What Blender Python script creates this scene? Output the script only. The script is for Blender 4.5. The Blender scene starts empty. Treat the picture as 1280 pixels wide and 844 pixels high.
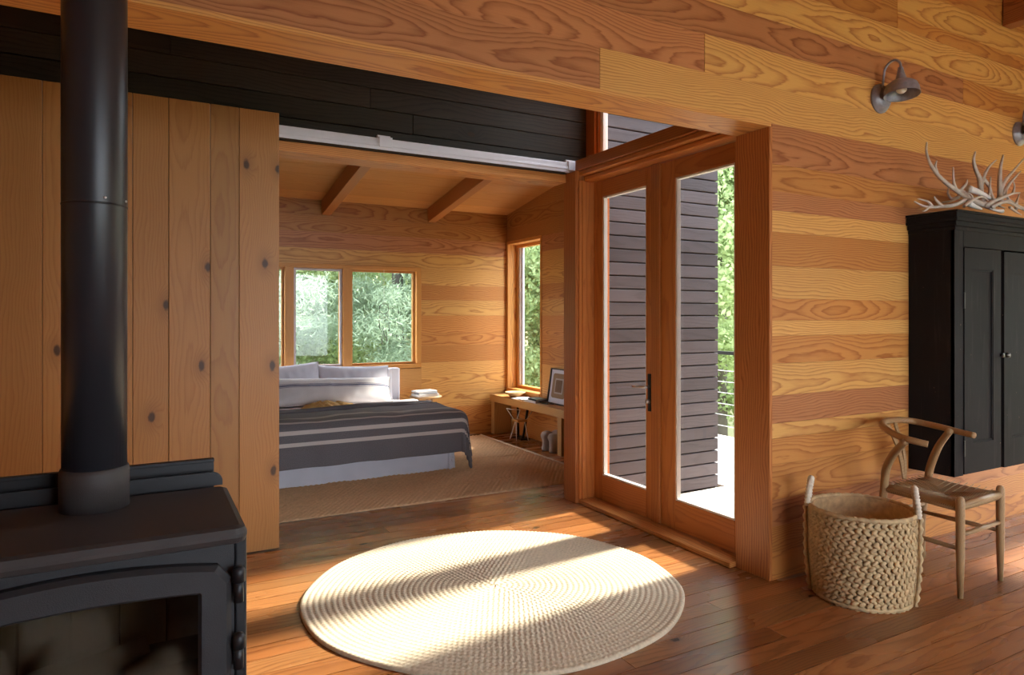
import bpy, bmesh, math, random
import numpy as np
from mathutils import Vector, Matrix, noise as mnoise

scene = bpy.context.scene
COL = scene.collection
R = math.radians
random.seed(7)
rng = np.random.default_rng(7)

# ------------------------------------------------------------------ camera
CAM_H, YAW, FOC, CY = 1.35, R(28.68), 842.0, 395.5      # focal length and horizon for a 1280 x 844 frame
cam_d = bpy.data.cameras.new('camera')
cam_d.sensor_width = 36.0
cam_d.lens = FOC / 1280 * 36.0
cam_d.shift_y = (CY - 422.0) / 1280
cam_d.clip_start, cam_d.clip_end = 0.05, 200
cam = bpy.data.objects.new('camera', cam_d)
cam.location = (0, 0, CAM_H)
cam.rotation_euler = (R(90), 0, -YAW)
COL.objects.link(cam)
scene.camera = cam

# ------------------------------------------------------------------ light
world = bpy.data.worlds.new('sky')
scene.world = world
world.use_nodes = True
wn = world.node_tree
wn.nodes['Background'].inputs['Color'].default_value = (0.84, 0.915, 1.0, 1)
wn.nodes['Background'].inputs['Strength'].default_value = 4.0
sun_d = bpy.data.lights.new('sun', 'SUN')
sun_d.energy = 6.2
sun_d.color = (1.0, 0.93, 0.80)
sun_d.angle = R(4.0)
sun = bpy.data.objects.new('sun', sun_d)
SUN_AZ, SUN_EL = R(5.5), R(37)                            # azimuth measured from +X towards +Y
sv = Vector((math.cos(SUN_EL) * math.cos(SUN_AZ), math.cos(SUN_EL) * math.sin(SUN_AZ), math.sin(SUN_EL)))
sun.rotation_euler = sv.to_track_quat('Z', 'Y').to_euler()
sun.location = sv * 20
COL.objects.link(sun)
scene.view_settings.view_transform = 'Standard'
scene.view_settings.look = 'None'
scene.view_settings.gamma = 1.0
scene.view_settings.use_curve_mapping = False
scene.view_settings.exposure = 1.36
scene.cycles.max_bounces = 10
scene.cycles.diffuse_bounces = 6
scene.cycles.transparent_max_bounces = 12
scene.cycles.sample_clamp_indirect = 8.0

# ------------------------------------------------------------------ helpers
def W(u, v, x=None, y=None, z=None):
    """point of the place seen at (u, v), at the given distance plane"""
    a, b = (u - 640) / FOC, (CY - v) / FOC
    d = Vector((math.sin(YAW) + math.cos(YAW) * a, math.cos(YAW) - math.sin(YAW) * a, b))
    o = Vector((0, 0, CAM_H))
    t = (x - o.x) / d.x if x is not None else (y - o.y) / d.y if y is not None else (z - o.z) / d.z
    return o + d * t

class MB:
    """collects vertices and faces, then links them as one mesh object"""
    def __init__(self): self.v, self.f = [], []
    def add(self, vs, fs):
        n = len(self.v)
        self.v += [tuple(p) for p in vs]
        self.f += [tuple(i + n for i in f) for f in fs]
        return self
    def box(self, x0, x1, y0, y1, z0, z1, M=None):
        vs = [Vector((x, y, z)) for z in (z0, z1) for y in (y0, y1) for x in (x0, x1)]
        if M: vs = [M @ p for p in vs]
        return self.add(vs, [(0, 2, 3, 1), (4, 5, 7, 6), (0, 1, 5, 4), (2, 6, 7, 3), (0, 4, 6, 2), (1, 3, 7, 5)])
    def tube(self, pts, rad, n=10, cap=True, flat=1.0):
        pts = [Vector(p) for p in pts]
        rs = rad if isinstance(rad, (list, tuple)) else [rad] * len(pts)
        t0 = (pts[1] - pts[0]).normalized()
        up = Vector((0, 0, 1)) if abs(t0.z) < .9 else Vector((1, 0, 0))
        nx = t0.cross(up).normalized()
        vs = []
        for i, p in enumerate(pts):
            t = ((pts[min(i + 1, len(pts) - 1)] - pts[max(i - 1, 0)])).normalized()
            nx = (nx - t * nx.dot(t)).normalized()
            ny = t.cross(nx)
            for k in range(n):
                a = 2 * math.pi * k / n
                vs.append(p + (nx * math.cos(a) + ny * math.sin(a) * flat) * rs[i])
        fs = [(i * n + k, i * n + (k + 1) % n, (i + 1) * n + (k + 1) % n, (i + 1) * n + k)
              for i in range(len(pts) - 1) for k in range(n)]
        if cap:
            fs += [tuple(range(n - 1, -1, -1)), tuple((len(pts) - 1) * n + k for k in range(n))]
        return self.add(vs, fs)
    def lathe(self, prof, n=32, M=None, closed=False):
        vs = []
        for r, z in prof:
            for k in range(n):
                a = 2 * math.pi * k / n
                p = Vector((r * math.cos(a), r * math.sin(a), z))
                vs.append(M @ p if M else p)
        m = len(prof)
        fs = [(i * n + k, i * n + (k + 1) % n, ((i + 1) % m) * n + (k + 1) % n, ((i + 1) % m) * n + k)
              for i in range(m if closed else m - 1) for k in range(n)]
        if not closed:
            fs += [tuple(range(n - 1, -1, -1)), tuple((m - 1) * n + k for k in range(n))]
        return self.add(vs, fs)
    def ell(self, M, nu=6, nv=4):
        vs = [M @ Vector((0, 0, -1))]
        for j in range(1, nv):
            b = -math.pi / 2 + math.pi * j / nv
            for k in range(nu):
                a = 2 * math.pi * k / nu
                vs.append(M @ Vector((math.cos(b) * math.cos(a), math.cos(b) * math.sin(a), math.sin(b))))
        vs.append(M @ Vector((0, 0, 1)))
        fs = [(0, 1 + (k + 1) % nu, 1 + k) for k in range(nu)]
        for j in range(nv - 2):
            o = 1 + j * nu
            fs += [(o + k, o + (k + 1) % nu, o + nu + (k + 1) % nu, o + nu + k) for k in range(nu)]
        o = 1 + (nv - 2) * nu
        fs += [(o + k, o + (k + 1) % nu, len(vs) - 1) for k in range(nu)]
        return self.add(vs, fs)
    def build(self, name, mat, parent=None, smooth=False, bevel=0, sub=0):
        me = bpy.data.meshes.new(name)
        me.from_pydata(self.v, [], self.f)
        bm = bmesh.new(); bm.from_mesh(me)
        bmesh.ops.recalc_face_normals(bm, faces=bm.faces)
        bm.to_mesh(me); bm.free()
        return link(name, me, mat, parent, smooth, bevel, sub)

def link(name, me, mat, parent=None, smooth=False, bevel=0, sub=0):
    if mat and not me.materials: me.materials.append(mat)
    if smooth: me.shade_smooth()
    o = bpy.data.objects.new(name, me)
    COL.objects.link(o)
    if bevel:
        m = o.modifiers.new('edge', 'BEVEL'); m.width = bevel; m.segments = 2; m.limit_method = 'ANGLE'
    if sub:
        m = o.modifiers.new('smooth', 'SUBSURF'); m.levels = m.render_levels = sub
    o.color = (1, 1, 1, random.random())
    adopt(o, parent)
    return o

def adopt(o, parent):
    if parent is not None:
        o.parent = parent
        o.matrix_parent_inverse = parent_world(parent).inverted()

def parent_world(o):
    m = o.matrix_basis
    if o.parent is not None:
        m = parent_world(o.parent) @ o.matrix_parent_inverse @ m
    return m

def thing(name, label, cat, loc, group=None):
    o = bpy.data.objects.new(name, None); COL.objects.link(o)
    o.empty_display_size = .1
    o.location = loc
    return tag(o, label, cat, group)

def tag(o, label=None, cat=None, group=None, kind=None):
    if label: o['label'] = label
    if cat: o['category'] = cat
    if group: o['group'] = group
    if kind: o['kind'] = kind
    return o

def struct(o, label=None):
    o['kind'] = 'structure'
    if label: o['label'] = label
    return o

def sroot(name, label=None):
    o = bpy.data.objects.new(name, None); COL.objects.link(o)
    o.empty_display_size = .1
    return struct(o, label)

_cache = {}
def board(parent, name, x0, x1, y0, y1, z0, z1, mat, axis='x', tint=(1, 1, 1), bev=.002, seed=None, M=None):
    """one piece of timber; its mesh is laid out with local x along the grain, local z through its thickness"""
    dims = {'x': x1 - x0, 'y': y1 - y0, 'z': z1 - z0}
    rest = sorted([k for k in 'xyz' if k != axis], key=lambda k: -dims[k])
    wax, tax = rest
    L, Wd, T = dims[axis], dims[wax], dims[tax]
    key = (round(L, 4), round(Wd, 4), round(T, 4), mat.name, bev)
    me = _cache.get(key)
    if me is None:
        m = MB().box(-L / 2, L / 2, -Wd / 2, Wd / 2, -T / 2, T / 2)
        me = bpy.data.meshes.new(name); me.from_pydata(m.v, [], m.f)
        if bev:
            bm = bmesh.new(); bm.from_mesh(me)
            bmesh.ops.bevel(bm, geom=list(bm.edges), offset=min(bev, T * .3), segments=1, affect='EDGES')
            bm.to_mesh(me); bm.free()
        me.materials.append(mat)
        _cache[key] = me
    o = bpy.data.objects.new(name, me); COL.objects.link(o)
    e = {'x': Vector((1, 0, 0)), 'y': Vector((0, 1, 0)), 'z': Vector((0, 0, 1))}
    ax, ay = e[axis], e[wax]
    az = ax.cross(ay)
    mw = Matrix((ax, ay, az)).transposed().to_4x4()
    mw.translation = Vector(((x0 + x1) / 2, (y0 + y1) / 2, (z0 + z1) / 2))
    if M is not None: mw = M @ mw
    o.matrix_basis = mw
    o.color = (*tint, random.random() if seed is None else seed)
    if parent is not None:
        o.parent = parent
        o.matrix_parent_inverse = parent_world(parent).inverted()
    return o

# ------------------------------------------------------------------ materials
class N:
    def __init__(self, name):
        self.m = bpy.data.materials.new(name); self.m.use_nodes = True
        self.t = self.m.node_tree; self.t.nodes.clear()
        self.out = self.t.nodes.new('ShaderNodeOutputMaterial')
    def n(self, typ, ins=None, **kw):
        nd = self.t.nodes.new(typ)
        for k, v in kw.items(): setattr(nd, k, v)
        for k, v in (ins or {}).items():
            s = nd.inputs[k]
            if isinstance(v, bpy.types.NodeSocket): self.t.links.new(v, s)
            else: s.default_value = v
        return nd
    def math(self, op, a, b=0.0, c=0.0, clamp=False):
        nd = self.n('ShaderNodeMath', {0: a, 1: b, 2: c}, operation=op); nd.use_clamp = clamp
        return nd.outputs[0]
    def mix(self, f, a, b, mode='MIX'):
        nd = self.n('ShaderNodeMix', {}, data_type='RGBA', blend_type=mode)
        for s, v in ((nd.inputs[0], f), (nd.inputs[6], a), (nd.inputs[7], b)):
            if isinstance(v, bpy.types.NodeSocket): self.t.links.new(v, s)
            else: s.default_value = v if not isinstance(v, tuple) or len(v) == 4 else (*v, 1)
        return nd.outputs[2]
    def ramp(self, f, stops):
        nd = self.n('ShaderNodeValToRGB', {0: f})
        el = nd.color_ramp.elements
        while len(el) < len(stops): el.new(.5)
        for e, (p, c) in zip(el, stops):
            e.position = p; e.color = (c, c, c, 1) if isinstance(c, (int, float)) else (*c, 1)
        return nd.outputs[0]
    def noise(self, vec, scale=1.0, detail=2.0, rough=.5):
        return self.n('ShaderNodeTexNoise', {'Vector': vec, 'Scale': scale, 'Detail': detail, 'Roughness': rough}).outputs[0]
    def sstep(self, v, a, b):
        return self.n('ShaderNodeMapRange', {0: v, 1: a, 2: b, 3: 0.0, 4: 1.0}, interpolation_type='SMOOTHSTEP').outputs[0]
    def comb(self, x, y, z): return self.n('ShaderNodeCombineXYZ', {0: x, 1: y, 2: z}).outputs[0]
    def bump(self, h, s=.3, d=.01):
        return self.n('ShaderNodeBump', {'Height': h, 'Strength': s, 'Distance': d}).outputs[0]
    def fres(self):
        f = self.n('ShaderNodeLayerWeight', {'Blend': .5}).outputs['Facing']
        return self.math('ADD', self.math('MULTIPLY', self.math('POWER', f, 5.0), .85), .022)
    def done(self, color, rough=.5, normal=None, **kw):
        p = self.n('ShaderNodeBsdfPrincipled')
        for k, v in {'Base Color': color, 'Roughness': rough, **kw}.items():
            s = p.inputs[k]
            if isinstance(v, bpy.types.NodeSocket): self.t.links.new(v, s)
            else: s.default_value = (*v, 1) if isinstance(v, tuple) and len(v) == 3 else v
        if normal is not None: self.t.links.new(normal, p.inputs['Normal'])
        self.t.links.new(p.outputs[0], self.out.inputs[0])
        return self.m

def wood(name, light, dark, ring=75, zbase=.02, zvar=.10, wob=.055, rough=.42, knots=0.0, contrast=.9, stain=.25, bump=.12, xs=1.0, spec=.35):
    """flat-sawn softwood: growth rings of a wobbling tree cut by the face; each piece of timber gets its own log"""
    g = N(name)
    co = g.n('ShaderNodeTexCoord').outputs['Object']
    oi = g.n('ShaderNodeObjectInfo')
    seed = oi.outputs['Alpha']
    sp = g.n('ShaderNodeSeparateXYZ', {0: co})
    x, y, z = sp.outputs
    sx = g.math('MULTIPLY', seed, 91.7)
    xx = g.math('ADD', g.math('MULTIPLY', x, xs), sx)
    s2 = g.math('FRACT', g.math('MULTIPLY', seed, 17.31))
    s3 = g.math('FRACT', g.math('MULTIPLY', seed, 57.77))
    n1 = g.noise(g.comb(g.math('MULTIPLY', xx, 1.7), g.math('MULTIPLY', y, 5), sx), 1, 2.5, .55)
    n2 = g.noise(g.comb(g.math('MULTIPLY', xx, .75), g.math('MULTIPLY', y, 1.5), g.math('ADD', sx, 31.0)), 1, 2, .5)
    yy = g.math('ADD', y, g.math('MULTIPLY', g.math('POWER', g.math('ABSOLUTE', g.math('MULTIPLY', g.math('SUBTRACT', s2, .5), 2.0)), 2.5), .26))
    yy = g.math('ADD', yy, g.math('MULTIPLY', g.math('SUBTRACT', n1, .5), wob * 2))
    zz = g.math('ADD', g.math('ADD', z, zbase), g.math('MULTIPLY', g.math('ADD', n2, g.math('MULTIPLY', s3, .5)), zvar * 1.6))
    vo = None
    if knots > 0:
        vv = g.comb(g.math('MULTIPLY', xx, 1.9), g.math('ADD', g.math('MULTIPLY', y, 3.2), g.math('MULTIPLY', sx, 1.37)), sx)
        vt = g.n('ShaderNodeTexVoronoi', {'Vector': vv, 'Scale': 1.0, 'Randomness': 1.0}, voronoi_dimensions='2D')
        pick = g.math('GREATER_THAN', g.n('ShaderNodeSeparateColor', {0: vt.outputs['Color']}).outputs[0], 1 - knots)
        kd = vt.outputs['Distance']
        kn = g.math('ADD', kd, g.math('MULTIPLY', g.math('SUBTRACT', g.noise(g.comb(g.math('MULTIPLY', xx, 30), g.math('MULTIPLY', y, 30), sx), 1, 2), .5), .05))
        vo = g.math('MULTIPLY', g.sstep(kn, .065, .03), pick)
        halo = g.math('MULTIPLY', g.sstep(kd, .22, .02), pick)
        yy = g.math('ADD', yy, g.math('MULTIPLY', halo, .05))
    rr = g.math('SQRT', g.math('ADD', g.math('MULTIPLY', yy, yy), g.math('MULTIPLY', zz, zz)))
    ringf = g.math('ADD', g.math('MULTIPLY', rr, ring), g.math('MULTIPLY', g.noise(g.comb(g.math('MULTIPLY', xx, 9), g.math('MULTIPLY', y, 60), sx), 1, 2), .55))
    fr = g.math('FRACT', ringf)
    late = g.ramp(fr, [(0.0, 0.0), (.40, .10), (.68, .55), (.84, 1.0), (.93, .2), (1.0, 0.0)])
    fib = g.noise(g.comb(g.math('MULTIPLY', xx, 4), g.math('MULTIPLY', y, 260), g.math('MULTIPLY', z, 260)), 1, 2, .6)
    blotch = g.noise(g.comb(g.math('MULTIPLY', xx, 1.2), g.math('MULTIPLY', y, 4), sx), 1, 3, .5)
    f = g.math('ADD', g.math('MULTIPLY', late, contrast), g.math('MULTIPLY', g.math('SUBTRACT', fib, .5), .5), clamp=True)
    f = g.math('ADD', f, g.math('MULTIPLY', g.math('SUBTRACT', blotch, .5), stain), clamp=True)
    c = g.mix(f, light, dark)
    c = g.mix(1.0, c, oi.outputs['Color'], 'MULTIPLY')
    if vo is not None:
        c = g.mix(g.math('MULTIPLY', halo, .35), c, tuple(v * .55 for v in dark))
        c = g.mix(g.math('MULTIPLY', vo, .9), c, (.04, .017, .007))
    h = g.math('ADD', g.math('MULTIPLY', late, .5), fib)
    rg = g.math('ADD', rough, g.math('MULTIPLY', g.math('SUBTRACT', blotch, .5), .14))
    return g.done(c, rg, g.bump(h, bump, .002), **{'Specular IOR Level': spec})

def plain(name, color, rough=.5, metal=0.0, var=.12, scale=12.0, bump=.0, bscale=200.0, **kw):
    g = N(name)
    co = g.n('ShaderNodeTexCoord').outputs['Object']
    oi = g.n('ShaderNodeObjectInfo')
    n = g.noise(co, scale, 3, .55)
    lo = tuple(max(0, c * (1 - var)) for c in color); hi = tuple(min(1, c * (1 + var)) for c in color)
    c = g.mix(n, lo, hi)
    c = g.mix(1.0, c, oi.outputs['Color'], 'MULTIPLY')
    nm = g.bump(g.noise(co, bscale, 2), bump, .002) if bump else None
    return g.done(c, g.math('ADD', rough, g.math('MULTIPLY', g.math('SUBTRACT', n, .5), .12)), nm, Metallic=metal, **kw)

M_fir = wood('fir_boards', (.68, .348, .106), (.41, .145, .040), ring=105)
M_firred = wood('fir_boards_red', (.48, .21, .084), (.25, .080, .028), ring=105)
M_frame = wood('fir_joinery', (.50, .178, .044), (.30, .080, .018), ring=95, zbase=.12, zvar=.05, wob=.015, contrast=.55, stain=.15)
M_post = wood('fir_post', (.52, .185, .050), (.25, .064, .016), ring=70, zbase=.01, zvar=.06, contrast=.85)
M_floor = wood('pine_floor', (.36, .145, .046), (.145, .043, .012), ring=80, rough=.27, knots=.16, contrast=.6, stain=.6, bump=.10, spec=.5)
M_barn = wood('knotty_pine', (.39, .178, .050), (.245, .088, .022), ring=95, knots=.6, contrast=.45, stain=.5, xs=.9)
M_ceil = wood('ceiling_boards', (.58, .255, .072), (.46, .160, .040), ring=60, contrast=.5, stain=.2)
M_black = wood('charred_boards', (.036, .027, .020), (.008, .0065, .006), ring=60, rough=.62, knots=.10, contrast=.6, stain=.9, bump=.4, spec=.3)
M_siding = wood('weathered_siding', (.125, .108, .118), (.074, .064, .070), ring=55, rough=.8, knots=.06, contrast=.5, stain=.9, bump=.5, spec=.2)
M_deck = wood('deck_boards', (.80, .72, .62), (.66, .57, .48), ring=60, rough=.75, contrast=.4, stain=.4)
M_ash = wood('pale_ash', (.36, .22, .105), (.23, .125, .055), ring=140, contrast=.55, stain=.3, rough=.45)
M_bench = wood('oak_bench', (.50, .27, .09), (.34, .15, .045), ring=70, contrast=.5)
M_dark = plain('shadow_gap', (.03, .016, .008), .9)
M_darkmetal = plain('blackened_steel', (.022, .021, .024), .42, .35, .35, 5.0, .08, 400)
M_castiron = plain('cast_iron', (.030, .029, .033), .55, .25, .3, 6.0, .35, 500)
M_topplate = plain('stove_plate', (.042, .035, .035), .6, .1, .35, 7.0, .2, 300)
M_pipe = plain('flue_steel', (.030, .029, .036), .36, .3, .25, 3.0, .04, 500)
M_steel = plain('brushed_steel', (.55, .54, .56), .32, 1.0, .15)
M_alu = plain('aluminium_rail', (.78, .75, .82), .4, .45, .08)
M_galv = plain('galvanised_steel', (.27, .26, .31), .42, .3, .4, 45.0, .05, 200)
M_bead = plain('pale_sunlit_bead', (.82, .76, .72), .5)  # sunlight on the glazing stops is painted in as a pale base colour
M_screen = plain('grey_screen_frame', (.60, .56, .62), .5)
M_bulb = plain('frosted_bulb', (.80, .78, .76), .35)
M_linen = plain('white_linen', (.58, .57, .64), .9, 0, .07, 9.0, .35, 160)
M_linenw = plain('bright_linen', (.78, .76, .80), .9, 0, .06, 9.0, .3, 160)
M_mustard = plain('mustard_linen', (.46, .27, .085), .9, 0, .2, 16.0, .4, 150)
M_paper = plain('paper', (.82, .80, .78), .8, 0, .05)
M_bluegrey = plain('blue_grey_cover', (.16, .18, .24), .6)
M_bone = plain('bleached_antler', (.52, .44, .38), .6, 0, .45, 26.0, .25, 120)
M_bonew = plain('white_bone', (.70, .66, .64), .6, 0, .15, 26.0, .15, 120)
M_white_wire = plain('white_wire', (.80, .78, .75), .4)
M_plush = plain('grey_plush', (.40, .34, .31), .95, 0, .12, 30.0, .5, 220)
M_rope = plain('woven_seagrass', (.50, .35, .185), .8, 0, .55, 34.0, .3, 150)
M_handle = plain('wrapped_rope', (.66, .56, .44), .85, 0, .25, 60.0, .4, 200)
M_jute = plain('bleached_jute', (.64, .535, .39), .95, 0, .3, 60.0, .6, 180)
M_jute2 = plain('natural_jute', (.62, .40, .22), .95, 0, .28, 40.0, .5, 180)
M_bark = plain('bark', (.10, .085, .075), .95, 0, .4, 10.0, .6, 60)
M_ground = plain('forest_floor', (.30, .30, .17), .95, 0, .5, 1.3)
M_ceramic = plain('straw_bowl', (.62, .40, .18), .7, 0, .15)
M_matboard = plain('brown_mount', (.26, .17, .105), .9, 0, .06)
M_print = plain('dark_print', (.17, .10, .06), .9, 0, .3, 40.0)

def leaf_mat(name, a, b):
    g = N(name)
    co = g.n('ShaderNodeTexCoord').outputs['Object']
    n = g.noise(co, 2.3, 3)
    c = g.mix(n, a, b)
    d = g.n('ShaderNodeBsdfDiffuse', {'Color': c})
    t = g.n('ShaderNodeBsdfTranslucent', {'Color': c})
    mx = g.n('ShaderNodeMixShader', {0: .45, 1: d.outputs[0], 2: t.outputs[0]})
    g.t.links.new(mx.outputs[0], g.out.inputs[0])
    return g.m
M_needle = leaf_mat('pine_needles', (.22, .30, .20), (.38, .46, .34))
M_leaf = leaf_mat('broad_leaves', (.27, .37, .155), (.43, .50, .27))

def glass_mat():
    g = N('window_glass')
    fr = g.fres()
    t = g.n('ShaderNodeBsdfTransparent', {'Color': (.975, .985, .98, 1)})
    s = g.n('ShaderNodeBsdfGlossy', {'Roughness': .02})
    mx = g.n('ShaderNodeMixShader', {0: fr, 1: t.outputs[0], 2: s.outputs[0]})
    g.t.links.new(mx.outputs[0], g.out.inputs[0])
    return g.m
M_glass = glass_mat()

def sooty_glass():
    g = N('sooty_stove_glass')
    co = g.n('ShaderNodeTexCoord').outputs['Object']
    n = g.noise(co, 5.0, 3, .6)
    f = g.sstep(n, .42, .62)
    t = g.n('ShaderNodeBsdfTransparent', {'Color': (.55, .52, .46, 1)})
    d = g.n('ShaderNodeBsdfDiffuse', {'Color': (.10, .085, .06, 1)})
    m1 = g.n('ShaderNodeMixShader', {0: g.math('MULTIPLY', f, .55), 1: t.outputs[0], 2: d.outputs[0]})
    s = g.n('ShaderNodeBsdfGlossy', {'Roughness': .06})
    fr = g.fres()
    m2 = g.n('ShaderNodeMixShader', {0: fr, 1: m1.outputs[0], 2: s.outputs[0]})
    g.t.links.new(m2.outputs[0], g.out.inputs[0])
    return g.m
M_soot = sooty_glass()
M_firebrick = plain('ashy_firebrick', (.34, .31, .27), .95, 0, .3, 12.0, .3, 60)

def stripe_mat():
    g = N('striped_wool')
    uv = g.n('ShaderNodeUVMap', uv_map='cloth').outputs[0]
    sp = g.n('ShaderNodeSeparateXYZ', {0: uv})
    t = sp.outputs[1]
    f = None
    for a, b, k in ((.205, .235, 1.0), (.115, .145, 1.0), (.040, .058, .75), (-.16, -.08, .45)):
        m = g.math('MULTIPLY', g.math('MULTIPLY', g.math('GREATER_THAN', t, a), g.math('LESS_THAN', t, b)), k)
        f = m if f is None else g.math('MAXIMUM', f, m)
    n = g.noise(g.comb(g.math('MULTIPLY', sp.outputs[0], 160), g.math('MULTIPLY', t, 160), 0), 1, 3, .7)
    base = g.mix(n, (.05, .046, .054), (.23, .21, .225))
    lt = g.mix(n, (.46, .40, .38), (.62, .56, .53))
    return g.done(g.mix(f, base, lt), .95, g.bump(n, .5, .003))
M_wool = stripe_mat()

def lumbar_mat():
    g = N('striped_linen')
    uv = g.n('ShaderNodeUVMap', uv_map='cloth').outputs[0]
    t = g.n('ShaderNodeSeparateXYZ', {0: uv}).outputs[1]
    m = None
    for a, b in ((.60, .645), (.665, .685), (.565, .58)):
        k = g.math('MULTIPLY', g.math('GREATER_THAN', t, a), g.math('LESS_THAN', t, b))
        m = k if m is None else g.math('MAXIMUM', m, k)
    n = g.noise(g.n('ShaderNodeVectorMath', {0: uv, 1: (150, 60, 1)}, operation='MULTIPLY').outputs[0], 1, 2)
    c = g.mix(n, (.56, .53, .54), (.70, .67, .67))
    return g.done(g.mix(m, c, (.10, .10, .18)), .95, g.bump(n, .3, .003))
M_lumbar = lumbar_mat()

def dark_paint():
    g = N('worn_black_paint')
    co = g.n('ShaderNodeTexCoord').outputs['Object']
    n = g.noise(co, 3.0, 4, .6)
    chips = g.sstep(g.noise(co, 38.0, 3, .7), .70, .76)
    v = g.n('ShaderNodeVectorMath', {0: co, 1: (40, 40, 3)}, operation='MULTIPLY').outputs[0]
    streak = g.noise(v, 1, 2, .6)
    c = g.mix(n, (.010, .0095, .0105), (.021, .020, .022))
    c = g.mix(g.math('MULTIPLY', g.sstep(streak, .55, .8), .35), c, (.05, .046, .046))
    c = g.mix(g.math('MULTIPLY', chips, .6), c, (.22, .15, .11))
    return g.done(c, .7, g.bump(streak, .15, .002), **{'Specular IOR Level': .12})
M_paint = dark_paint()

def cord_mat():
    g = N('paper_cord')
    co = g.n('ShaderNodeTexCoord').outputs['Object']
    w = g.n('ShaderNodeTexWave', {'Vector': co, 'Scale': 55.0, 'Distortion': .8}, wave_type='BANDS', bands_direction='DIAGONAL').outputs[1]
    c = g.mix(w, (.25, .145, .065), (.40, .26, .125))
    return g.done(c, .7, g.bump(w, .4, .002))
M_cord = cord_mat()

# ------------------------------------------------------------------ the room: floor
JIT = lambda a: random.uniform(-a, a)
floor = struct(MB().box(-3.2, 6.8, -3.2, 2.59, -.14, -.022).box(-3.2, 3.045, 2.59, 4.33, -.14, -.022).box(-3.2, 4.0, 4.33, 7.2, -.14, -.022).build('floor', M_dark))
edges, yv = [], -1.5
while yv < 7.0:
    edges.append(yv); yv += random.choice((.098, .11, .116, .122))
edges.append(7.02)
for i in range(len(edges) - 1):
    y0, y1 = edges[i], edges[i + 1]
    cuts = [-3.0]
    xx = -3.0 + random.uniform(1.2, 3.0)
    while xx < 6.2:
        cuts.append(xx); xx += random.uniform(2.2, 3.6)
    cuts.append(6.6)
    for a, b in zip(cuts, cuts[1:]):
        if y1 > 4.2 and a > 3.76: continue
        b2 = min(b, 3.78) if y1 > 4.2 else b
        if 2.42 < y0 < 4.2: b2 = min(b2, 2.80)
        if b2 <= a: continue
        k = random.uniform(.62, 1.2); w = random.uniform(-.10, .08)
        board(floor, 'floor_board', a, b2 - .002, y0, y1 - .0032, -.022, random.uniform(-.0006, 0), M_floor, 'x', (k, k * (1 + w), k * (1 + w * 1.6)), 0)

# ------------------------------------------------------------------ the front wall with the wide opening
YA = 2.381
wf = struct(MB().box(2.82, 6.62, YA + .021, 2.585, -.02, 3.76).box(-3.2, 2.82, YA + .021, 2.585, 2.348, 3.76).build('wall_front', M_dark))
A_courses = [(0, .14, 'm', 1.0), (.14, .275, 'm', .9), (.275, .41, 'r', 1.05), (.41, .589, 'm', .86), (.589, .724, 'm', .95), (.724, .80, 'l', .95), (.80, .944, 'r', 1.0),
             (.944, 1.107, 'l', .95), (1.107, 1.25, 'm', 1.0), (1.25, 1.328, 'l', 1.0), (1.328, 1.442, 'm', 1.02), (1.442, 1.609, 'l', .92), (1.609, 1.784, 'm', .93),
             (1.784, 1.893, 'l', 1.0), (1.893, 1.992, 'r', 1.1), (1.992, 2.131, 'm', .90), (2.131, 2.335, 'r', 1.05)]
def tone(c, k):
    return {'l': (M_fir, (k * 1.06, k * 1.10, k * 1.06)), 'm': (M_fir, (k * .84, k * .70, k * .60)), 'r': (M_firred, (k * .95, k * .88, k * .84))}[c]
for z0, z1, c, k in A_courses:
    m, t = tone(c, k)
    cuts = [2.815, 6.6]
    if random.random() < .6: cuts.insert(1, random.uniform(4.9, 5.8))
    for a, b in zip(cuts, cuts[1:]):
        board(wf, 'plank', a, b - .001, YA - random.uniform(0, .0015), YA + .021, z0, z1 - .0005, m, 'x', t, .0006)
U_courses = [(2.335, 2.518, [(-3, 1.738, 'r', 1.05), (1.738, 6.6, 'l', .97)]), (2.518, 2.70, [(-3, -.4, 'm', .9), (-.4, 2.352, 'r', 1.2), (2.352, 6.6, 'l', 1.0)]),
             (2.70, 2.862, [(-3, .9, 'r', 1.1), (.9, 4.573, 'r', 1.0), (4.573, 6.6, 'm', .95)]), (2.862, 3.04, [(-3, 1.5, 'l', .9), (1.5, 6.6, 'l', .95)]),
             (3.04, 3.128, [(-3, 2.4, 'm', .9), (2.4, 3.881, 'm', .86), (3.881, 6.6, 'm', 1.0)]), (3.128, 3.30, [(-3, 3.1, 'r', 1.1), (3.1, 3.881, 'm', .85), (3.881, 6.6, 'l', .95)]),
             (3.30, 3.46, [(-3, 4.1, 'm', .9), (4.1, 6.6, 'm', .95)]), (3.46, 3.62, [(-3, 6.6, 'l', .9)]), (3.62, 3.75, [(-3, 6.6, 'm', .9)])]
for z0, z1, segs in U_courses:
    for a, b, c, k in segs:
        m, t = tone(c, k)
        board(wf, 'plank', a, b - .002, YA - random.uniform(0, .0015), YA + .021, z0, z1 - .0005, m, 'x', t, .0006)
struct(board(None, 'trim_1', -3.1, 2.812, YA - .001, 2.60, 2.318, 2.340, M_fir, 'x', (1.05, 1.0, .98), .002), 'pale fir soffit board under the beam')
struct(board(None, 'trim_2', 2.795, 2.817, YA - .002, 2.60, 0, 2.317, M_post, 'z', (1.0, 1.0, 1.0), .0015), 'fir jamb board of the wide opening')

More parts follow.
